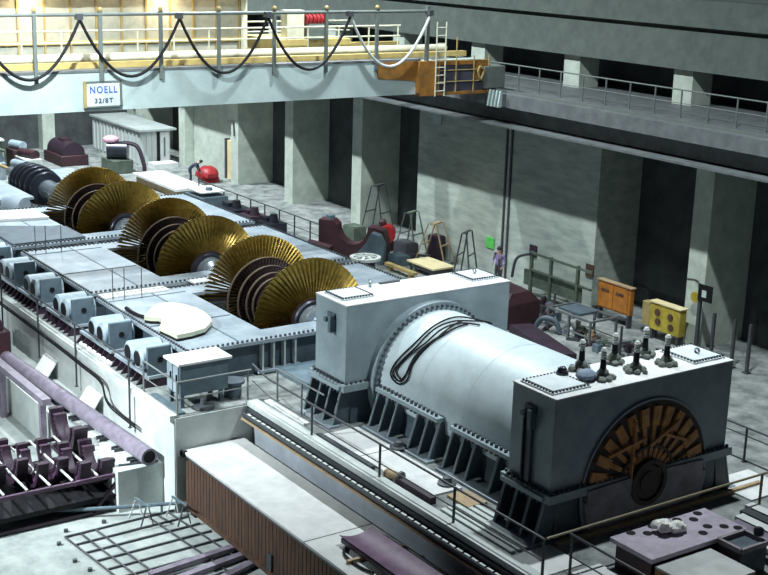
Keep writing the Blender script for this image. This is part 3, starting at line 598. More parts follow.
tag(MB().tube([a, a * .5 + b * .5 + V(0, 0, -.06), b], .06, 8).cyl(a * .9 + b * .1, (a * .9 + b * .1) * 1 - V(0, 0, .35), .04, n=6).cyl(a * .1 + b * .9, a * .1 + b * .9 - V(0, 0, .35), .04, n=6).build('pole', 'slate'), 'long grey pole on low feet before the half ring rack', 'pole')
for k, (px, py, qx, qy) in enumerate(((150, 575, 232, 548), (175, 580, 243, 555), (200, 590, 253, 563))):
    a, b = at(px, py, z=-3.0), at(qx, qy, z=-3.0)
    tag(MB().bar(a, b, .22, .14).build('plank', 'lilac'), 'grey lilac timber by the foot of the crate, %s of three from the grid' % labs[k], 'timber', 'timbers by the crate')
a, b = at(120, 480, z=-3.0), at(178, 487, z=-3.0)
tag(MB().bar(at(125, 508, z=-3.05), at(182, 492, z=-3.05), .25, .08).build('board', 'white'), 'white board on the lower floor at the crate corner', 'board')
for k, (px, py) in enumerate(((59, 545), (66, 532), (104, 523), (75, 562), (90, 571))):
    p = at(px, py, z=-3.1); tag(MB().cyl(p, p + V(0, 0, .09), .07, n=8).build('steel_plug', 'bolt'), 'small dark steel plug on the lower floor left of the steel grid', 'plug', 'plugs on the lower floor')

# ------------------------------------------------------------------ bench with bored plate at the bottom right
bp_ = thing('bored_plate', 'lilac grey thick plate with round bored holes at the bottom right', 'plate', (2.2, -.8, .55))
n = 0
pl = MB().box(1.62, 3.0, -2.6, .62, .62, .74).build('slab', 'bored', bp_, .01)
holes = [(1.95, -2.2), (1.95, -1.4), (1.95, .3 - .9), (1.95, .15), (2.45, -1.9), (2.5, .2), (2.5, -.45), (2.8, -1.2)]
for k, (px, py) in enumerate(((630.7, 533), (647.6, 533.5), (652, 526.5), (677, 520), (693.6, 519.5), (697.5, 513.5), (707.5, 526.5), (724, 526.5), (703, 533), (738, 528))):
    p = at(px, py, z=.74)
    if 1.7 < p.x < 2.95 and -2.5 < p.y < .55: MB().lathe([(0, .0), (.012, .0), (.012, .115), (0, .115)], (p.x, p.y, .74), (0, 0, 1), 20).build('bore', 'black', bp_)
rgp = at(668, 531, z=.74)
rm_ = MB()
for k in range(9): rm_.ball((rgp.x + random.uniform(-.2, .2), rgp.y + random.uniform(-.32, .32), .82 + random.uniform(0, .14)), random.uniform(.11, .18), 8, (1, 1.1, .8), .22)
tag(rm_.build('rag_heap', 'rag'), 'crumpled white rags heaped on the bored plate', 'rags')
for k_, (x0, x1, y0, y1) in enumerate(((1.5, 3.2, -4.45, -3.85), (1.5, 3.2, -3.65, -2.75), (3.3, 5.5, -4.45, -2.75))): tag(MB().box(x0, x1, y0, y1, .001, .04).box(x0 + .1, x1 - .1, y0 + .1, y0 + .14, .04, .05).build('floor_plate', 'white'), 'pale floor plate at the bottom edge, %s' % ('nearest the outer floor edge', 'between stair railing and bored plate', 'farthest from the generator')[k_], 'plate')
tag(MB().box(1.75, 2.9, -2.5, -1.0, 0, .62).build('support_crate', 'maroon'), 'dark maroon crate under the near end of the bored plate', 'crate', None)
tag(MB().box(1.75, 2.9, -.6, .5, 0, .62).build('support_block', 'purpled'), 'dark block under the far end of the bored plate', 'block')
tag(MB().box(3.02, 4.4, -2.5, -.7, .0, .5).build('wood_case', 'orange'), 'rust brown case in front of the bored plate at the bottom edge', 'case')
tag(MB().prism([(3.02, -2.5, .51), (4.4, -2.5, .51), (4.4, -.7, .51), (3.02, -.7, .51)], (0, 0, .06)).build('board', 'lid'), 'pale grey board on the rust brown case', 'board')
fr = thing('open_box', 'small brown open rectangular box in front of the bored plate', 'frame', (3.3, -.2, 0))
for a, b in (((3.05, -.45), (3.05, .45)), ((3.75, -.45), (3.75, .45)), ((3.05, -.45), (3.75, -.45)), ((3.05, .45), (3.75, .45))): MB().bar((*a, .72), (*b, .72), .09, .12).build('side', 'endgrey', fr)
MB().box(3.05, 3.75, -.45, .45, 0, .66).build('base', 'casing', fr)
for k in range(5):
    y = .75 + k * .42; tag(MB().box(2.2 - .2 * k, 4.6, y, y + .3, .3 - .02 * k, .4 - .02 * k).box(2.4, 2.6, y, y + .3, 0, .3 - .02 * k).box(4.0, 4.2, y, y + .3, 0, .3 - .02 * k).build('beam', ('board', 'lilac', 'white', 'bolt', 'white')[k]), 'steel beam on blocks right of the bored plate, %s from it' % labs[k], 'beam', 'beams right of the bored plate')
tag(MB().ball((3.55, .35, .95), .14, 10, (1, 1, .9), .1).build('round_plug', 'blued'), 'dark round plug on the small brown open box', 'plug')
tag(MB().box(-.6, .9, 3.3, 4.9, .001, .05).build('floor_plate', 'white'), 'white floor plate behind the far end of the front railing', 'plate')

# ------------------------------------------------------------------ overhead crane
K = -20.4
ck = thing('overhead_crane', 'pale overhead travelling crane spanning the hall at the top left', 'crane', (K - 2.8, 0, 8.3))
MB().box(K - .7, K, -24, 10.3, 8.28, 9.58).build('girder', 'crane', ck); MB().box(K - 5.9, K - 5.3, -24, 10.3, 8.28, 9.58).build('girder', 'crane', ck)
MB().box(K - 1.5, K + .02, -24, 7.3, 9.58, 9.66).build('walkway_deck', 'steel', ck)
MB().box(K - 6.2, K + .3, 10.3, 11.4, 8.4, 9.3).build('end_carriage', 'crane_rail', ck, .03)
for x in (K - .5, K - 5.4): MB().cyl((x, 10.9, 8.68), (x, 11.18, 8.68), .3, n=24).build('wheel', 'crane_rail', ck)
MB().box(K - .8, K - .55, -24, 10, 9.66, 9.86).build('trolley_rail', 'yellow', ck); MB().box(K - 5.6, K - 5.35, -24, 10, 9.58, 9.86).build('trolley_rail', 'yellow', ck)
MB().tube([(K + .05, -24, 11.5), (K + .05, 7.6, 11.5)], .06, 8).build('cable_rail', 'crane_rail', ck)
py_ = [-8.27 - 2.27 * k for k in range(6, 0, -1)] + [-8.27, -6.0, -3.8, -1.57, .68, 2.9, 5.17]
for y in py_:
    p = MB().box(K, K + .1, y - .06, y + .06, 9.28, 11.62).build('cable_post', 'crane_rail', ck); MB().ball((K + .05, y, 11.66), .09, 8).build('post_cap', 'ochre', p)
MB().box(K, K + .12, 7.48, 7.62, 8.6, 11.7).build('cable_post', 'crane_rail', ck)
tops = [7.55, 3.85, .32, -3.16, -6.78, -10.3, -13.9, -17.5]
for a, b in zip(tops, tops[1:]):
    pts = []
    for k in range(21):
        u = k / 20; pts.append((K + .22, a + (b - a) * u, 11.36 - 1.93 * (1 - (2 * u - 1) ** 2)))
    MB().tube(pts, .055, 8).build('festoon_cable', 'black' if a < 7 else 'railw', ck)
for a in tops: MB().box(K + .02, K + .3, a - .1, a + .1, 11.34, 11.54).build('cable_trolley', 'rail', ck)
for z, r in ((10.85, .035), (10.45, .03), (10.05, .03)): MB().tube([(K - 1.45, -24, z), (K - 1.45, 7.3, z)], r, 8).build('handrail', 'cream', ck)
for k in range(22): MB().cyl((K - 1.45, 7.2 - k * 1.4, 9.66), (K - 1.45, 7.2 - k * 1.4, 10.85), .03, n=8).build('handrail_post', 'cream', ck)
MB().cyl((K - 1.1, -24, 9.95), (K - 1.1, 9.3, 9.95), .16, n=14).build('drive_pipe', 'cream', ck)
for z in (10.8, 10.4): MB().tube([(K - 5.2, -24, z), (K - 5.2, 7.3, z)], .03, 8).build('handrail', 'cream', ck)
# crane house
hs = MB().box(K - 5.2, K - 2.6, -24, .95, 9.87, 11.95).build('crane_house', 'panel', ck)
rb = MB()
for k in range(26): rb.box(K - 2.6, K - 2.53, .6 - k * .95, .66 - k * .95, 9.9, 11.9)
rb.build('house_ribs', 'ochre', hs)
MB().box(K - 2.6, K - 2.5, .7, .95, 9.87, 11.95).build('house_corner', 'cream', hs); MB().box(K - 2.62, K - 2.52, -24, .95, 10.3, 10.42).build('house_band', 'yellow', hs)
MB().box(K - 5.3, K - 1.6, -24, 1.05, 12.3, 12.4).build('house_roof', 'cream', hs)
for k in range(7):
    y = -.2 - k * 1.55; l = MB().box(K - 2.05, K - 1.85, y - .5, y + .5, 12.1, 12.18).build('lamp_tube', 'lamp', hs)
    MB().box(K - 2.1, K - 1.8, y - .55, y + .55, 12.2, 12.3).cyl((K - 1.95, y, 12.15), (K - 1.95, y, 12.3), .03, n=6).build('lamp_case', 'bolt', hs)
# hoist with red motor
hm = MB().box(K - 4.6, K - 1.8, 1.9, 5.2, 9.87, 10.35).build('trolley_frame', 'yellow', ck)
MB().box(K - 2.4, K - 1.9, 2.35, 3.1, 10.35, 11.45).build('switch_box', 'cream', hm)
rmo = MB().lathe([(-.45, .0), (-.45, .18), (.45, .18), (.45, 0)], (K - 1.9, 3.6, 11.1), (0, 1, 0), 18)
for k in range(5): rmo.lathe([(-.03, .16), (-.03, .25), (.03, .25), (.03, .16)], (K - 1.9, 3.25 + k * .17, 11.1), (0, 1, 0), 18, close=True)
rmo.build('hoist_motor', 'red', hm); MB().box(K - 2.1, K - 1.7, 3.2, 4.0, 10.35, 10.95).build('motor_foot', 'crane_rail', hm)
# orange end bracket and basket
MB().prism([(K + .001, 5.15, 9.58), (K + .001, 7.1, 9.58), (K + .001, 7.1, 8.8), (K + .001, 5.3, 8.95)], (.05, 0, 0)).build('bracket_plate', 'orange', ck)
bk = MB().box(K - 1.8, K + .25, 7.15, 10.6, 8.22, 8.34).build('basket_floor', 'orange', ck)
MB().box(K + .0, K + .25, 7.1, 8.0, 8.34, 9.58).build('basket_wall', 'orange', bk); MB().box(K + .02, K + .14, 8.0, 10.6, 8.34, 9.4).build('basket_side', 'cabdark', bk)
MB().box(K + .02, K + .2, 8.0, 10.6, 9.4, 9.56).build('basket_beam', 'orange', bk); MB().box(K + .05, K + .24, 9.9, 10.6, 8.8, 9.4).build('basket_wall', 'orange', bk)
for y in (8.05, 8.9, 9.8, 10.55): MB().cyl((K + .24, y, 8.3), (K + .24, y, 9.75 if y != 8.9 else 10.5), .03, n=6).build('basket_post', 'ochre', bk)
for z in (8.75, 9.2): MB().tube([(K + .26, 8.0, z), (K + .26, 10.6, z)], .02, 6).build('basket_rail', 'ochre', bk)
la = MB().cyl((K + .3, 7.85, 8.2), (K + .3, 7.85, 11.1), .03, n=6).cyl((K + .3, 8.3, 8.2), (K + .3, 8.3, 11.1), .03, n=6)
for k in range(9): la.cyl((K + .3, 7.85, 8.4 + k * .31), (K + .3, 8.3, 8.4 + k * .31), .022, n=6)
la.build('ladder', 'cream', ck)
MB().tube(smooth([V(K + .32, 9.95, 9.1), V(K + .32, 10.1, 8.8), V(K + .32, 10.25, 9.15), V(K + .32, 10.05, 9.3), V(K + .32, 9.95, 9.1)]), .05, 6).build('rope_coil', 'ochre', bk)
# sign
sg = MB().box(K + .03, K + .06, -6.6, -5.33, 8.44, 9.26).build('sign_board', 'signw', ck)
e = MB().box(K + .03, K + .09, -6.66, -6.56, 8.40, 9.30); e.build('sign_edge', 'ochre', sg)
MB().box(K + .03, K + .08, -6.6, -5.3, 9.24, 9.29).box(K + .03, K + .08, -5.36, -5.3, 8.42, 9.29).box(K + .03, K + .08, -6.6, -5.3, 8.40, 8.45).build('sign_frame', 'crane_rail', sg)
def text(s, y, z, size, m, parent, width):
    cu = bpy.data.curves.new('lettering', 'FONT'); cu.body = s; cu.size = size; cu.extrude = .004; cu.align_x = 'CENTER'; cu.align_y = 'CENTER'
    cu.offset = .006; cu.space_character = 1.25
    o = bpy.data.objects.new('lettering', cu); COL.objects.link(o)
    dg = bpy.context.evaluated_depsgraph_get(); me = bpy.data.meshes.new_from_object(o.evaluated_get(dg)); bpy.data.objects.remove(o)
    xs = [v.co.x for v in me.vertices]; k = width / (max(xs) - min(xs)); mid = (max(xs) + min(xs)) / 2
    for v in me.vertices: v.co = V(0, (v.co.x - mid) * k, v.co.y) + V(K + .066 + v.co.z, y, z) - parent.parent.location
    me.materials.clear(); me.materials.append(M[m]); q = bpy.data.objects.new('lettering', me); COL.objects.link(q); q.parent = parent
text('NOELL', -5.94, 8.99, .33, 'signblue', sg, .98); text('32/8T', -5.94, 8.62, .22, 'signdark', sg, .66)

# ------------------------------------------------------------------ right side of the hall
tag(MB().box(-20.94, -20.86, 12.32, 12.4, 0, 6.9).box(-20.62, -20.54, 12.32, 12.4, 0, 6.9).build('conduit_pair', 'rail'), 'pair of dark conduits running down the pale right wall', 'conduit')
tag(MB().box(-26.2, -25.6, 12.32, 12.4, 6.1, 6.75).build('wall_panel', 'crane'), 'pale square panel high on the right wall below the crane end', 'panel')
p0, p1 = at(486.5, 236, y=12.39), at(494, 249, y=12.39)
gsn = thing('green_sign', 'bright green sign on the right wall left of the standing person', 'sign', ((p0.x + p1.x) / 2, 12.38, p1.z))
MB().box(p0.x, p1.x, 12.35, 12.4, p1.z, p0.z).build('board', 'green', gsn)
for px, py, c, lab in ((533.5, 251, 'purpled', 'small dark plaque on the right wall above the steel guard frame'), (590, 270.5, 'rust', 'small brown plaque on the right wall left of the orange cabinet')):
    p = at(px, py, y=12.38); tag(MB().box(p.x - .22, p.x + .22, 12.34, 12.4, p.z - .25, p.z + .25).build('wall_plaque', c), lab, 'plaque')
oc = thing('orange_cabinet', 'orange cabinet standing on legs against the right wall', 'cabinet', (-13.2, 11.5, 0))
MB().box(-14.25, -12.45, 11.8, 12.02, .50, 1.58).build('body', 'orangebox', oc, .03)
MB().box(-14.3, -12.4, 11.76, 12.04, 1.58, 1.62).build('top', 'wood', oc)
for x in (-14.15, -12.55):
    for y in (11.86, 11.97): MB().box(x - .05, x + .05, y - .05, y + .05, 0, .5).build('leg', 'rail', oc)
for x in (-14.12, -13.32): MB().box(x, x + .74, 11.77, 11.8, .58, 1.5).build('door', 'orangebox', oc)
for x in (-14.0, -13.2): MB().box(x, x + .4, 11.75, 11.79, 1.2, 1.3).build('label_plate', 'rust', oc)
yc = thing('yellow_cabinet', 'yellow cabinet with dark round vents near the right pillar', 'cabinet', (-10.4, 11.4, 0))
MB().box(-11.3, -9.8, 11.7, 12.05, .38, 1.42).build('body', 'yellowbox', yc, .03); MB().box(-11.75, -11.34, 11.75, 12.05, .45, 1.34).build('side_box', 'ochre', yc, .02)
MB().box(-11.35, -9.75, 11.66, 12.08, 1.42, 1.46).build('top', 'pallet', yc)
for x, z in ((-10.9, 1.1), (-10.25, 1.06), (-10.85, .75), (-10.2, .68)): MB().cyl((x, 11.69, z), (x, 11.66, z), .13, n=14).build('vent', 'rust', yc)
for x in (-11.2, -9.9):
    for y in (11.78, 11.98): MB().box(x - .05, x + .05, y - .05, y + .05, 0, .38).build('leg', 'rail', yc)
tag(MB().cyl((-9.55, 12.1, 1.95), (-9.55, 12.15, 1.95), .2, n=18).cyl((-9.55, 12.15, 1.95), (-9.55, 12.4, 1.95), .04, n=6).build('round_sign', 'yellowbox'), 'yellow green round disc on the pillar right of the yellow cabinet', 'disc')
# guard frame along the wall
gf = thing('guard_frame', 'dark steel guard frame with rails standing along the right wall', 'guard frame', (-17.5, 11.6, 0))
pp = [(-17.9, 11.5), (-16.7, 11.5), (-15.1, 11.5)]
for x, y in pp: MB().box(x - .06, x + .06, y - .06, y + .06, 0, 1.95).build('post', 'greenish', gf)
for z in (1.9, 1.2): MB().bar((-17.9, 11.45, z), (-14.3, 11.5, z - .06), .07, .09).build('rail', 'greenish', gf)
MB().tube(smooth([V(-18.75, 11.2, .7), V(-18.5, 11.2, 1.55), V(-17.9, 11.4, 1.85)]), .06, 8).build('bent_rail', 'rail', gf)
MB().box(-18.4, -14.9, 11.55, 11.6, .45, 1.1).build('mesh_panel', 'greenish', gf)
# machine behind the barrel
dm = thing('maroon_gearbox', 'dark maroon machine housing behind the generator barrel', 'machine', (-15.5, 8.4, 0))
MB().box(-16.6, -14.6, 7.5, 9.2, 0, .95).build('body', 'maroon', dm, .05); MB().hexa([(-16.6, 7.5, .95), (-14.6, 7.5, .95), (-14.6, 9.2, .95), (-16.6, 9.2, .95), (-16.4, 7.9, 1.45), (-14.8, 7.9, 1.35), (-14.8, 8.8, 1.35), (-16.4, 8.8, 1.45)]).build('hood', 'maroon', dm)
MB().box(-16.2, -15.2, 7.44, 7.5, .2, .75).build('side_panel', 'slate', dm)
tag(MB().hexa([(-13.9, 7.1, 0), (-10.6, 6.5, 0), (-10.3, 7.2, 0), (-13.6, 7.9, 0), (-13.9, 7.1, .5), (-10.6, 6.5, .35), (-10.3, 7.2, .35), (-13.6, 7.9, .5)]).build('inclined_beam', 'purpled'), 'dark violet heavy beam on the floor behind the barrel, near the front terminals', 'beam')
tag(MB().tube(smooth([V(-14.2, 8.6, .05), V(-13.9, 8.7, .5), V(-13.4, 8.9, .5), V(-13.2, 9.0, .05)]), .1, 10).build('pipe_bend', 'casing'), 'dark bent pipe standing between the maroon machine and the work table', 'pipe')
wt = thing('work_table', 'light steel work table frame below the orange cabinet', 'table', (-12.5, 9.6, 0))
for a, b in (((-13.9, 9.0), (-11.6, 9.0)), ((-13.9, 10.3), (-11.6, 10.3)), ((-13.9, 9.0), (-13.9, 10.3)), ((-11.6, 9.0), (-11.6, 10.3))): MB().bar((*a, .9), (*b, .9), .07, .07).build('top_rail', 'steel', wt)
for x in (-13.9, -12.75, -11.6):
    for y in (9.0, 10.3): MB().box(x - .04, x + .04, y - .04, y + .04, 0, .9).build('leg', 'steel', wt)
MB().bar((-13.9, 9.0, .3), (-11.6, 9.0, .3), .05, .05).build('lower_rail', 'steel', wt); MB().box(-13.6, -12.4, 9.2, 10.1, .9, .98).build('tray', 'casing', wt)
# loose small items, floor on the right
random.seed(3)
cols = ['slate', 'railw', 'purpled', 'wood', 'white', 'greenish', 'bolt', 'lilac']
names = ['low slate grey block', 'small pale grey box', 'dark violet steel piece', 'short timber block', 'small white carton', 'green grey steel piece', 'dark steel fitting', 'lilac grey block']
k = 0
where = ['on the floor below the yellow cabinet', 'behind the front terminals', 'under the work table', 'beside the guard frame']
for wi, (x0, x1, y0, y1) in enumerate(((-11.2, -8.2, 8.2, 10.4), (-9.8, -6.5, 6.4, 8.0), (-13.6, -11.9, 9.2, 10.1), (-18.5, -15.5, 9.8, 11.0))):
    for j in range(8):
        x = x0 + (x1 - x0) * ((j % 4) + random.uniform(.25, .75)) / 4; y = y0 + (y1 - y0) * (j // 4 + random.uniform(.25, .75)) / 2
        a, b, h = random.uniform(.1, .22), random.uniform(.08, .16), random.uniform(.12, .4)
        m = MB(); m.box(x - a, x + a, y - b, y + b, 0, h)
        if j % 3 == 0: m.cyl((x, y, h), (x, y, h + .15), .07, n=10)
        elif j % 3 == 1: m.box(x - a * .6, x + a * .6, y - b * .6, y + b * .6, h, h + .05)
        else: m.tube([(x - a, y, h + .05), (x + a, y, h + .05)], .05, 8)
        tag(m.build(('steel_block', 'small_box', 'steel_piece', 'timber_block', 'carton', 'steel_piece', 'steel_fitting', 'steel_block')[j], cols[j]), names[j] + ' ' + where[wi], ('block', 'box', 'steel piece', 'block', 'box', 'steel piece', 'fitting', 'block')[j], 'loose pieces on the right floor')
random.seed(21)
for lab, grp, n_, (x0, x1, y0, y1) in (('dark steel bar lying among the clutter below the steel guard frame', 'bars below the guard frame', 10, (-18.6, -13.9, 8.9, 11.1)), ('dark steel bar lying on the floor in front of the yellow cabinet', 'bars before the yellow cabinet', 8, (-12.4, -8.2, 9.0, 10.9)), ('dark steel bar lying among the trestles behind the yellow pallet', 'bars among the trestles', 8, (-29.5, -23.0, 9.9, 11.0))):
    for k in range(n_):
        c = V(x0 + (x1 - x0) * (k + .5) / n_, random.uniform(y0, y1), 0); a = random.uniform(0, PI); d = V(math.cos(a), math.sin(a), 0) * random.uniform(.35, .7); h = random.choice((.06, .06, .14, .3))
        m = MB().bar(c - d + V(0, 0, h), c + d + V(0, 0, h), .1, .1)
        if h > .1: m.box(c.x - d.x * .7 - .08, c.x - d.x * .7 + .08, c.y - d.y * .7 - .08, c.y - d.y * .7 + .08, 0, h).box(c.x + d.x * .7 - .08, c.x + d.x * .7 + .08, c.y + d.y * .7 - .08, c.y + d.y * .7 + .08, 0, h)
        else: m.bar(c - d + V(0, 0, .005), c + d + V(0, 0, .005), .16, .02)
        tag(m.build('steel_bar', ('rail', 'maroon', 'greenish', 'casing', 'purpled')[k % 5]), lab, 'bar', grp)
for x, y, h, lab in ((-18.9, 10.6, 1.5, 'thin dark stanchion left of the guard frame clutter'), (-14.6, 9.9, 1.2, 'thin dark stanchion between the maroon machine and the work table'), (-10.2, 9.2, 1.1, 'thin dark stanchion in front of the yellow cabinet')):
    tag(MB().cyl((x, y, 0), (x, y, h), .045, n=8).cyl((x, y, 0), (x, y, .04), .18, n=14).build('stanchion', 'rail'), lab, 'stanchion')
# dark posts right of the pillar
for k, (px, py, tx, ty, lab) in enumerate(((700, 347, 705, 300, ''), (715.5, 345, 722, 306, 'dark post right of the post carrying the notice board'), (736, 362, 741, 328, 'dark post third from the pillar'), (752, 372, 754, 345, 'dark post fourth from the pillar, at the right edge'))):
    p = at(px, py, z=0); h = 1.9 if k == 0 else 1.75
    if k == 0:
        p = V(-9.1, 11.9, 0); t = thing('notice_post', 'dark post carrying a small notice board beside the right pillar', 'post', p)
        MB().box(p.x - .06, p.x + .06, p.y - .06, p.y + .06, 0, 2.0).build('post', 'rail', t); MB().box(p.x - .05, p.x + .6, p.y - .1, p.y - .06, 2.0, 2.6).build('board', 'black', t); MB().box(p.x + .15, p.x + .35, p.y - .12, p.y - .1, 2.15, 2.4).build('notice', 'railw', t)
    else:
        p = V((0, -8.2, -7.25, -6.55)[k], 11.7, 0)
        tag(MB().box(p.x - .05, p.x + .05, p.y - .05, p.y + .05, 0, h).box(p.x - .12, p.x + .12, p.y - .12, p.y + .12, 0, .04).build('dark_post', 'rail'), lab, 'post', 'dark posts right of the pillar')
tag(MB().tube(smooth([V(-10.25, 12.39, 2.45), V(-9.7, 12.34, 2.5), V(-9.1, 11.95, 2.3)]), .025, 6).build('wire', 'rail'), 'dark wire from the lit pillar to the notice board', 'wire')
# around the far side of the casings
sd = thing('bearing_saddle', 'dark maroon and slate half bearing saddle standing beyond the near rotors', 'bearing half', (-27.5, 7.9, 0))
pr = [(-1.6, 0), (1.6, 0), (1.6, .9), (1.45, 1.4), (1.05, 1.55)] + [(.72 * math.cos(a), 1.55 + .85 * math.sin(a)) for a in [-PI * k / 12 for k in range(13)]] + [(-.95, 1.75), (-1.6, 1.75)]
dr = (V(.75, .66, 0)).normalized(); nr = V(-dr.y, dr.x, 0); o = V(-27.0, 8.7, 0.0)
MB().prism([o + dr * a + V(0, 0, b) + nr * .35 for a, b in pr], -nr * .7).build('saddle', 'maroon', sd)
MB().prism([o + dr * a + V(0, 0, b) - nr * .35 for a, b in [(.2, 0), (1.6, 0), (1.6, .9), (1.4, 1.3), (1.0, 1.4), (.75, .9), (.4, .5)]], -nr * .5).build('slate_cheek', 'slate', sd)
MB().prism([o + dr * a + V(0, 0, b) - nr * .36 for a, b in ((-2.0, 0), (-.9, 0), (-.9, .6), (-2.0, .8))], -nr * .6).build('side_foot', 'maroon', sd)
MB().box(o.x - 1.1, o.x - .8, o.y - .85, o.y - .55, 1.72, 1.9).build('bolt_head', 'slate', sd)
rd = thing('red_motor', 'small dark red motor right of the half bearing saddle', 'motor', (-27.6, 10.9, 0))
MB().lathe([(-.45, 0), (-.45, .36), (-.3, .42), (.4, .42), (.4, 0)], (-27.6, 10.9, .8), (.8, -.6, 0), 20).build('body', 'red', rd); MB().box(-27.9, -27.3, 10.6, 11.2, 0, .45).build('foot', 'maroon', rd); MB().ball((-27.75, 10.75, 1.3), .2, 8).build('terminal_box', 'maroon', rd)
wh = thing('spoked_wheel', 'white spoked wheel lying behind the nearest rotor', 'wheel', (-24.2, 7.5, 0))
for r0, r1 in ((.52, .68), (.12, .26)): MB().lathe([(.72, r0), (.72, r1), (.84, r1), (.84, r0)], (-24.1, 7.4, 0), (0, 0, 1), 30, close=True).build('rim' if r0 > .5 else 'hub', 'railw', wh)
for k in range(8): a = k * PI / 4; MB().bar((-24.1 + .22 * math.cos(a), 7.4 + .22 * math.sin(a), .85), (-24.1 + .56 * math.cos(a), 7.4 + .56 * math.sin(a), .80), .12, .08).build('spoke', 'railw', wh)
tag(MB().cyl((-24.1, 7.4, 0), (-24.1, 7.4, .72), .5, .4, 18).build('wheel_stand', 'purpled'), 'dark violet round stand below the white spoked wheel', 'stand')
pt = thing('yellow_pallet', 'pale yellow flat pallet behind the rear housing', 'pallet', (-22.9, 10.2, 0))
MB().box(-24.1, -22.1, 9.6, 10.8, .38, .45).build('top_board', 'pallet', pt); MB().box(-24.0, -22.2, 9.65, 10.75, .2, .38).build('frame', 'rail', pt)
for x in (-23.9, -22.3):
    for y in (9.75, 10.65): MB().box(x - .06, x + .06, y - .06, y + .06, 0, .2).build('leg', 'rail', pt)
tag(MB().box(-24.6, -22.4, 8.75, 9.0, .2, .32).box(-24.4, -24.2, 8.78, 8.97, 0, .2).box(-22.8, -22.6, 8.78, 8.97, 0, .2).build('long_beam', 'ochre'), 'ochre beam on blocks between the spoked wheel and the yellow pallet', 'beam')
def aframe(x, y, h, w, lab, m, dr=(.8, .3)):
    t = thing('trestle', lab, 'trestle', (x, y, 0), 'trestles along the pale wall'); d = V(dr[0], dr[1], 0).normalized(); n = V(-d.y, d.x, 0); p = V(x, y, 0)
    for s in (-1, 1):
        for u in (-1, 1): MB().bar(p + d * s * w + n * u * .5, p + d * s * w * .25 + n * u * .35 + V(0, 0, h), .05, .05).build('leg', m, t)
        MB().bar(p + d * s * w * .6 + n * .45 + V(0, 0, h * .5), p + d * s * w * .6 - n * .45 + V(0, 0, h * .5), .05, .05).build('crossbar', m, t)
    MB().bar(p + n * .36 + V(0, 0, h), p - n * .36 + V(0, 0, h), .3 * w, .06).build('top', m, t)
    return t
aframe(-30.0, 12.0, 2.6, .7, 'tall dark trestle standing before the deep bay right of the lit pillar', 'rail', (1, .4)); aframe(-26.4, 11.45, 2.0, .6, 'dark green trestle against the left end of the pale wall', 'greenish', (1, .4))
aframe(-24.3, 11.3, 1.9, .8, 'light wooden trestle behind the yellow pallet', 'wood', (1, .5)); aframe(-21.9, 11.2, 2.0, .4, 'dark narrow trestle left of the green sign', 'rail', (.8, .5))
for k, (x, y, w_, h_, m, lab) in enumerate(((-29.6, 10.4, .5, .8, 'greenish', 'green grey crate between the red motor and the tall dark trestle'), (-26.0, 10.9, .5, .7, 'rail', 'black crate between the two dark trestles and the pallet'), (-25.1, 9.9, .45, .4, 'slate', 'slate block before the black crate'), (-25.0, 11.9, .35, 1.1, 'purpled', 'dark violet cylinder cabinet at the pale wall'), (-20.6, 10.2, .5, .5, 'greenish', 'green grey low crate right of the yellow pallet'))):
    tag(MB().box(x - w_, x + w_, y - w_ * .7, y + w_ * .7, 0, h_).box(x - w_ * .9, x + w_ * .9, y - w_ * .6, y + w_ * .6, h_, h_ + .05).build('crate', m), lab, 'crate', 'crates below the pale wall')
# railing and clutter beyond the rotors on the right
railing('far_railing', 'dark railing beyond the rotors on the right side of the turbine line', [[(-42.4, 8.5), (-29.0, 8.5)]], [(-42.4 + 1.48 * k, 8.5) for k in range(10)], 'rail', .035, (.5,))
wp = thing('white_platform', 'white topped low platform beyond the far rotor', 'platform', (-45.6, 8.2, 0))
MB().box(-48.6, -42.8, 7.3, 9.2, .42, .55).build('top', 'white', wp); MB().box(-48.4, -43.0, 7.45, 9.05, 0, .42).build('base', 'wood', wp)
for k, (x, y, w_, d_, h_, m, lab) in enumerate(((-38.9, 7.2, 1.0, .75, 1.0, 'slate', 'slate green machine base behind the middle rotor'), (-40.7, 7.2, 0, 0, 0, '', ''), (-36.2, 7.4, .9, .6, .8, 'blued', 'dark blue machine part behind the nearest rotor'), (-34.6, 7.6, .6, .5, .7, 'purpled', 'dark violet machine part beyond the middle rotor'), (-32.5, 7.5, .6, .5, .75, 'blued', 'dark fitting left of the half bearing saddle'))):
    if not m: continue
    tag(MB().box(x - w_, x + w_, y - d_, y + d_, 0, h_).cyl((x + w_ * .3, y, h_), (x + w_ * .3, y, h_ + .4), .25, .18, 12).box(x - w_ * .8, x - w_ * .1, y - d_ * .5, y + d_ * .5, h_, h_ + .2).build('machine_part', m), lab, 'machine part', 'machine parts beyond the rotors')
tag(MB().box(-39.8, -38.1, 6.5, 7.9, 1.2, 1.26).build('cover_sheet', 'white'), 'white sheet on the slate green machine base', 'sheet')
# shed at the far right corner
sx0, sx1, sy0, sy1, sh_ = -61.0, -53.4, 9.9, 11.95, 2.15
s = thing('site_shed', 'long pale corrugated shed at the far end of the hall', 'shed', (-58, 8.5, 0))
b = MB().box(sx0, sx1, sy0, sy1, 0, sh_)
for k in range(13): b.box(sx0 + .2 + k * .58, sx0 + .4 + k * .58, sy0 - .06, sy0, .1, sh_ - .05)
for k in range(3): b.box(sx1, sx1 + .05, sy0 + .1 + k * .36, sy0 + .25 + k * .36, .1, sh_ - .05)
b.build('wall', 'shed', s); MB().box(sx0 - .1, sx1 + .35, sy0 - .15, sy1 + .3, sh_, sh_ + .12).build('roof', 'shedroof', s)
MB().box(sx1, sx1 + .04, sy0 + 1.15, sy0 + 1.35, 0, sh_ - .1).build('door_gap', 'black', s); d = MB().box(sx1, sx1 + .06, sy0 + 1.38, sy1 - .1, 0, sh_ - .1).build('door', 'white', s)
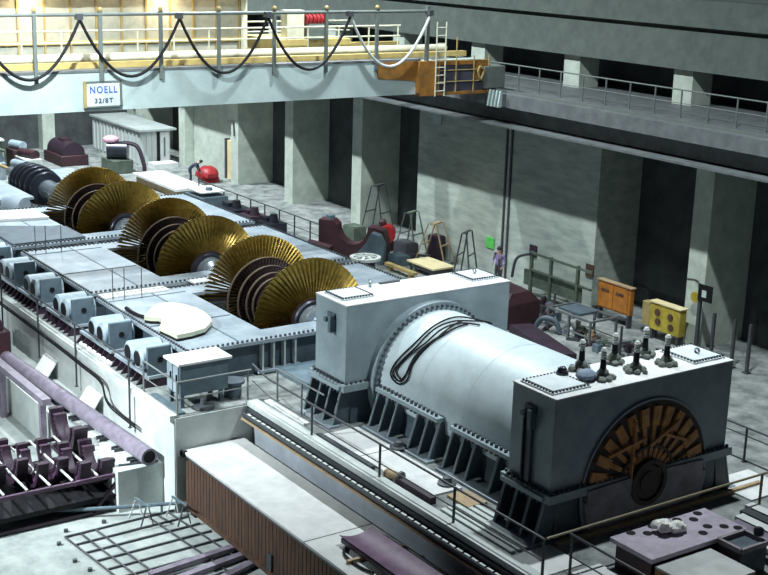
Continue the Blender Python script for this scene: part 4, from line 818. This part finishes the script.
MB().box(sx1 + .06, sx1 + .09, sy0 + 1.6, sy0 + 1.7, .5, 1.7).build('door_mark', 'slate', d)
tag(MB().box(-52.9, -51.9, 10.2, 11.8, 0, .3).build('step', 'white'), 'pale step in front of the shed', 'step')
# red covered heap, doors
rdm = MB().ball((-46.9, 11.3, .45), .62, 12, (1.3, 1.1, .75), .1); rdm.box(-47.4, -46.4, 10.9, 11.8, 0, .3); tag(rdm.build('red_cover', 'red'), 'bright red covered machine near the far pillars', 'machine')
dr_ = thing('door', 'x', 'x', (-46.0, 12.6, 0)); del dr_['label']; del dr_['category']; dr_['kind'] = 'structure'; dr_.name = 'door_1'
p0, p1 = at(216, 145, y=12.3), at(227, 178, y=12.3)
MB().box(-47.3, -46.3, 12.8, 12.98, 0, 2.3).build('door_leaf', 'pallet', dr_); MB().box(-47.45, -47.3, 12.7, 13.0, 0, 2.4).box(-46.3, -46.12, 12.7, 13.0, 0, 2.4).build('door_frame', 'rail', dr_)
tag(MB().tube([V(-46.3, 12.36, 3.6), V(-45.65, 12.36, 3.6), V(-45.55, 12.36, 2.8)], .06, 6).build('wall_bracket', 'rail'), 'dark bent bracket on the pillar above the door', 'bracket')
# far left machines
def far_machine(name, label, x, y, L, W, H, m, m2):
    t = thing(name, label, 'machine', (x, y, 0))
    MB().box(x - L, x + L, y - W, y + W, 0, H * .5).build('base', m, t, .05); MB().lathe([(-L * .9, 0), (-L * .9, W * .8), (L * .9, W * .8), (L * .9, 0)], (x, y, H * .55), n=20).build('drum', m2, t); MB().box(x - L * .4, x + L * .2, y - W * .3, y + W * .3, H * .9, H * 1.15).build('cap', m, t)
far_machine('turbine_half', 'maroon casing half in front of the far dark bay', -56.5, 6.3, 1.5, .9, 1.3, 'maroon', 'purpled')
t = thing('pump_set', 'dark pump set with a pink hood beside the shed', 'pump', (-52.3, 4.9, 0))
MB().box(-53.2, -51.4, 4.3, 5.6, 0, .8).build('base', 'greenish', t); MB().lathe([(-.6, 0), (-.6, .55), (.6, .55), (.6, 0)], (-52.3, 5.0, 1.3), (.5, .8, 0), 20).build('pump_body', 'blued', t); MB().ball((-52.6, 4.7, 1.95), .5, 12, (1.1, 1, .5)).build('hood', 'pink', t); MB().tube(smooth([V(-52, 5.2, 1.8), V(-51.5, 5.9, 1.6), V(-51.2, 6.2, .5), V(-51.2, 6.2, 0)]), .13, 8).build('pipe', 'purpled', t)
t.location.x += .2; t.location.y += 2.9
t = thing('tool_stand', 'pale stand with a white shelf before the far pillar', 'stand', (-57.5, 1.5, 0))
MB().box(-58.2, -57.0, .6, 2.6, 1.5, 1.62).build('shelf', 'white', t); MB().box(-58, -57.2, 1.6, 2.5, .2, 1.5).build('locker', 'greenish', t)
for y in (.7, 2.5): MB().box(-57.9, -57.7, y - .05, y + .05, 0, 1.5).build('leg', 'rail', t)
random.seed(11)
lb = ['left of the small dark rotor', 'behind the small dark rotor', 'near the far stand', 'at the left edge of the photo']
fm = ['greenish', 'railw', 'plate', 'maroon', 'slate', 'valve']; fn = ['green grey', 'pale grey', 'light blue grey', 'maroon', 'slate', 'grey blue']
pos = [(-49.5, -1.2), (-51.5, -.4), (-53.4, .6), (-55.5, 2.9), (-58.5, -1.3), (-59.2, .9), (-50.2, 1.2), (-52.2, 2.4)]
for k, (x, y) in enumerate(pos):
    a, b, h = .7 + .2 * (k % 3), .5, .5 + .25 * (k % 4)
    t = thing('machine_part', '%s %s machine part %s' % (('low', 'tall', 'wide', 'narrow')[k % 4], fn[k % 6], lb[(k // 2) % 4]), 'machine part', (x, y, 0), 'machine parts at the far left')
    MB().box(x - a, x + a, y - b, y + b, 0, h).build('base', fm[k % 6], t, .03)
    MB().lathe([(-a * .8, 0), (-a * .8, .28), (a * .8, .28), (a * .8, 0)], (x, y, h + .2), (1, .3, 0), 14).build('drum', fm[(k + 2) % 6], t)
for k, (a, b) in enumerate((((-56, -2.0, 2.1), (-50.5, .8, .9)), ((-60, -1.5, 2.3), (-54.5, 1.8, 1.3)), ((-54, -2.2, 1.3), (-49.5, -.3, .8)))):
    tag(MB().cyl(a, b, .09, n=10).cyl((a[0], a[1], 0), a, .06, n=6).cyl((b[0], b[1], 0), b, .06, n=6).build('inclined_pipe', ('ochre', 'greenish', 'railw')[k]), ('ochre', 'green grey', 'pale')[k] + ' inclined pipe on stands left of the far machines', 'pipe', 'inclined pipes at the far left')
tag(MB().hexa([(-49.5, -4.3, 0), (-41, -6.4, 0), (-39.6, -4.9, 0), (-48.5, -3.6, 0), (-49.5, -4.3, .9), (-41, -6.4, .9), (-39.6, -4.9, .9), (-48.5, -3.6, .9)]).build('pale_casing', 'greenish'), 'pale green grey casing block left of the small dark rotor', 'casing')
t = thing('toothed_coupling', 'pale grey coupling cover before the farthest disc', 'cover', (-40.2, -2.6, 0))
MB().lathe([(-.6, .0), (-.6, .42), (.6, .42), (.6, .0)], (-40.2, -2.5, JZ - .15), (.9, .43, 0), 20).build('cover', 'plate', t); MB().box(-41, -39.6, -3.2, -2.0, 0, JZ - .3).build('base', 'casing', t)

# ------------------------------------------------------------------ people
def person(label, loc, pose, rz, top, legs, hat=None):
    t = thing('person', label, 'person', loc)
    J = pose; names = list(J); idx = {n: i for i, n in enumerate(names)}
    E_ = [('pelvis', 'waist'), ('waist', 'chest'), ('chest', 'neck'), ('neck', 'head'), ('head', 'crown')]
    for s in 'lr': E_ += [('pelvis', 'hip' + s), ('hip' + s, 'knee' + s), ('knee' + s, 'ank' + s), ('ank' + s, 'toe' + s), ('chest', 'sho' + s), ('sho' + s, 'elb' + s), ('elb' + s, 'wri' + s), ('wri' + s, 'han' + s)]
    rad = dict(pelvis=.155, waist=.135, chest=.165, neck=.06, head=.1, crown=.075, hip=.1, knee=.065, ank=.045, toe=.04, sho=.075, elb=.045, wri=.032, han=.038)
    me = bpy.data.meshes.new('body'); me.from_pydata([J[n] for n in names], [(idx[a], idx[b]) for a, b in E_], [])
    o = bpy.data.objects.new('body', me); COL.objects.link(o); sk = o.modifiers.new('skin', 'SKIN')
    for n in names:
        r = rad.get(n) or rad[n[:-1]]; me.skin_vertices[0].data[idx[n]].radius = (r, r * (.8 if n in ('chest', 'waist') else 1))
    me.skin_vertices[0].data[idx['pelvis']].use_root = True
    ss = o.modifiers.new('sub', 'SUBSURF'); ss.levels = 1; ss.render_levels = 1
    dg = bpy.context.evaluated_depsgraph_get(); m2 = bpy.data.meshes.new_from_object(o.evaluated_get(dg)); bpy.data.objects.remove(o)
    m2.materials.clear()
    for m in (top, legs, 'skin', 'black'): m2.materials.append(M[m])
    zp = J['pelvis'][2]
    for p in m2.polygons:
        c = p.center; p.use_smooth = True
        near = min(names, key=lambda n: (c - Vector(J[n])).length)
        p.material_index = 2 if near in ('head', 'crown', 'neck') or near[:3] == 'han' else 3 if near[:3] == 'toe' else 1 if near[:3] in ('pel', 'hip', 'kne', 'ank') else 0
    q = bpy.data.objects.new('body', m2); COL.objects.link(q); q.parent = t
    h, cw = Vector(J['head']), Vector(J['crown'])
    hb = MB(); hb.ball(h * .35 + cw * .65 + V(0, 0, .02), .115, 12, (1, 1, .85)); hb.v = [v + t.location for v in hb.v]; hb.build('hair' if not hat else 'helmet', hat or 'hair', t)
    for s in 'lr':
        f = MB(); a = Vector(J['han' + s]); d = (a - Vector(J['wri' + s])).normalized(); sd_ = d.cross(V(.3, 1, .2)).normalized()
        for k in range(4): f.tube([a + sd_ * (k - 1.5) * .02, a + sd_ * (k - 1.5) * .022 + d * .05, a + sd_ * (k - 1.5) * .02 + d * (.085 - .01 * abs(k - 1.2))], [.011, .01, .007], 6)
        f.tube([a - sd_ * .03 - d * .03, a - sd_ * .06 + d * .02, a - sd_ * .06 + d * .05], [.013, .012, .008], 6)
        f.v = [v + t.location for v in f.v]; f.build('fingers', 'skin', t)
    t.rotation_euler.z = rz
    return t
stand = dict(pelvis=(0, 0, .95), waist=(0, 0, 1.1), chest=(0, .0, 1.32), neck=(.01, 0, 1.5), head=(.03, 0, 1.62), crown=(.02, 0, 1.72), hipl=(0, .1, .9), kneel=(.03, .11, .5), ankl=(0, .12, .07), toel=(.16, .13, .04), hipr=(0, -.1, .9), kneer=(.05, -.11, .5), ankr=(.04, -.13, .07), toer=(.2, -.15, .04),
             shol=(0, .2, 1.42), elbl=(-.03, .27, 1.14), wril=(.12, .24, .95), hanl=(.17, .22, .9), shor=(0, -.2, 1.42), elbr=(.02, -.28, 1.14), wrir=(.22, -.2, 1.05), hanr=(.29, -.17, 1.04))
bend = dict(pelvis=(0, 0, .92), waist=(.12, 0, 1.05), chest=(.33, 0, 1.2), neck=(.5, 0, 1.28), head=(.61, 0, 1.32), crown=(.70, 0, 1.36), hipl=(0, .1, .88), kneel=(.03, .11, .48), ankl=(-.05, .12, .07), toel=(.11, .13, .04), hipr=(0, -.1, .88), kneer=(.1, -.12, .5), ankr=(.08, -.14, .07), toer=(.24, -.15, .04),
            shol=(.4, .19, 1.22), elbl=(.48, .24, .95), wril=(.58, .2, .75), hanl=(.61, .19, .69), shor=(.4, -.19, 1.22), elbr=(.5, -.22, .96), wrir=(.62, -.16, .78), hanr=(.66, -.15, .72))
person('person in dark top and mauve shirt standing by the right wall near the green sign', (-19.75, 11.3, 0), stand, -1.2, 'mauve', 'trousers')
person('person in dark clothes bending forward beside the white platform', (-46.6, 10.0, 0), bend, .9, 'navy', 'navy')

# ------------------------------------------------------------------ light: hall lamps high in the roof, warm lamps in the crane, dim even ambient fill added all round
def area(name, loc, target, power, size, color, spread=PI):
    l = bpy.data.lights.new(name, 'AREA'); l.shape = 'DISK'; l.size = size; l.energy = power; l.color = color; l.spread = spread
    o = bpy.data.objects.new(name, l); COL.objects.link(o); o.location = loc
    o.rotation_euler = (Vector(target) - Vector(loc)).to_track_quat('-Z', 'Y').to_euler(); return o
CW = (.88, .97, 1.0)
for x, p in ((-3, 2800), (-18, 2400), (-27, 3000), (-37, 2400), (-50, 7000)): area('hall_lamp', (x, 2.9, 20), (x - 1, 3.5, 0), p, .5, CW, math.radians(150))
area('hall_lamp', (-13.5, -10.5, 18.5), (-22, -7.5, 6), 1400, .5, CW, math.radians(90))
for x, p in ((-14, 1200), (-24, 1200), (-36, 1200)): area('side_lamp', (x, -24, 13), (x, -9, -1), p, .8, CW, math.radians(56))
for y in (-7.5, -2.5): area('crane_lamp', (K - 2.0, y, 12.0), (K - 2.2, y, 9), 60, .8, (1, .80, .5))
w = bpy.data.worlds.new('hall_ambient'); SC.world = w; w.use_nodes = True
w.node_tree.nodes['Background'].inputs['Color'].default_value = (.55, .72, 1.0, 1); w.node_tree.nodes['Background'].inputs['Strength'].default_value = .025
SC.view_settings.view_transform = 'Standard'; SC.view_settings.look = 'None'; SC.view_settings.exposure = 0; SC.view_settings.gamma = 1
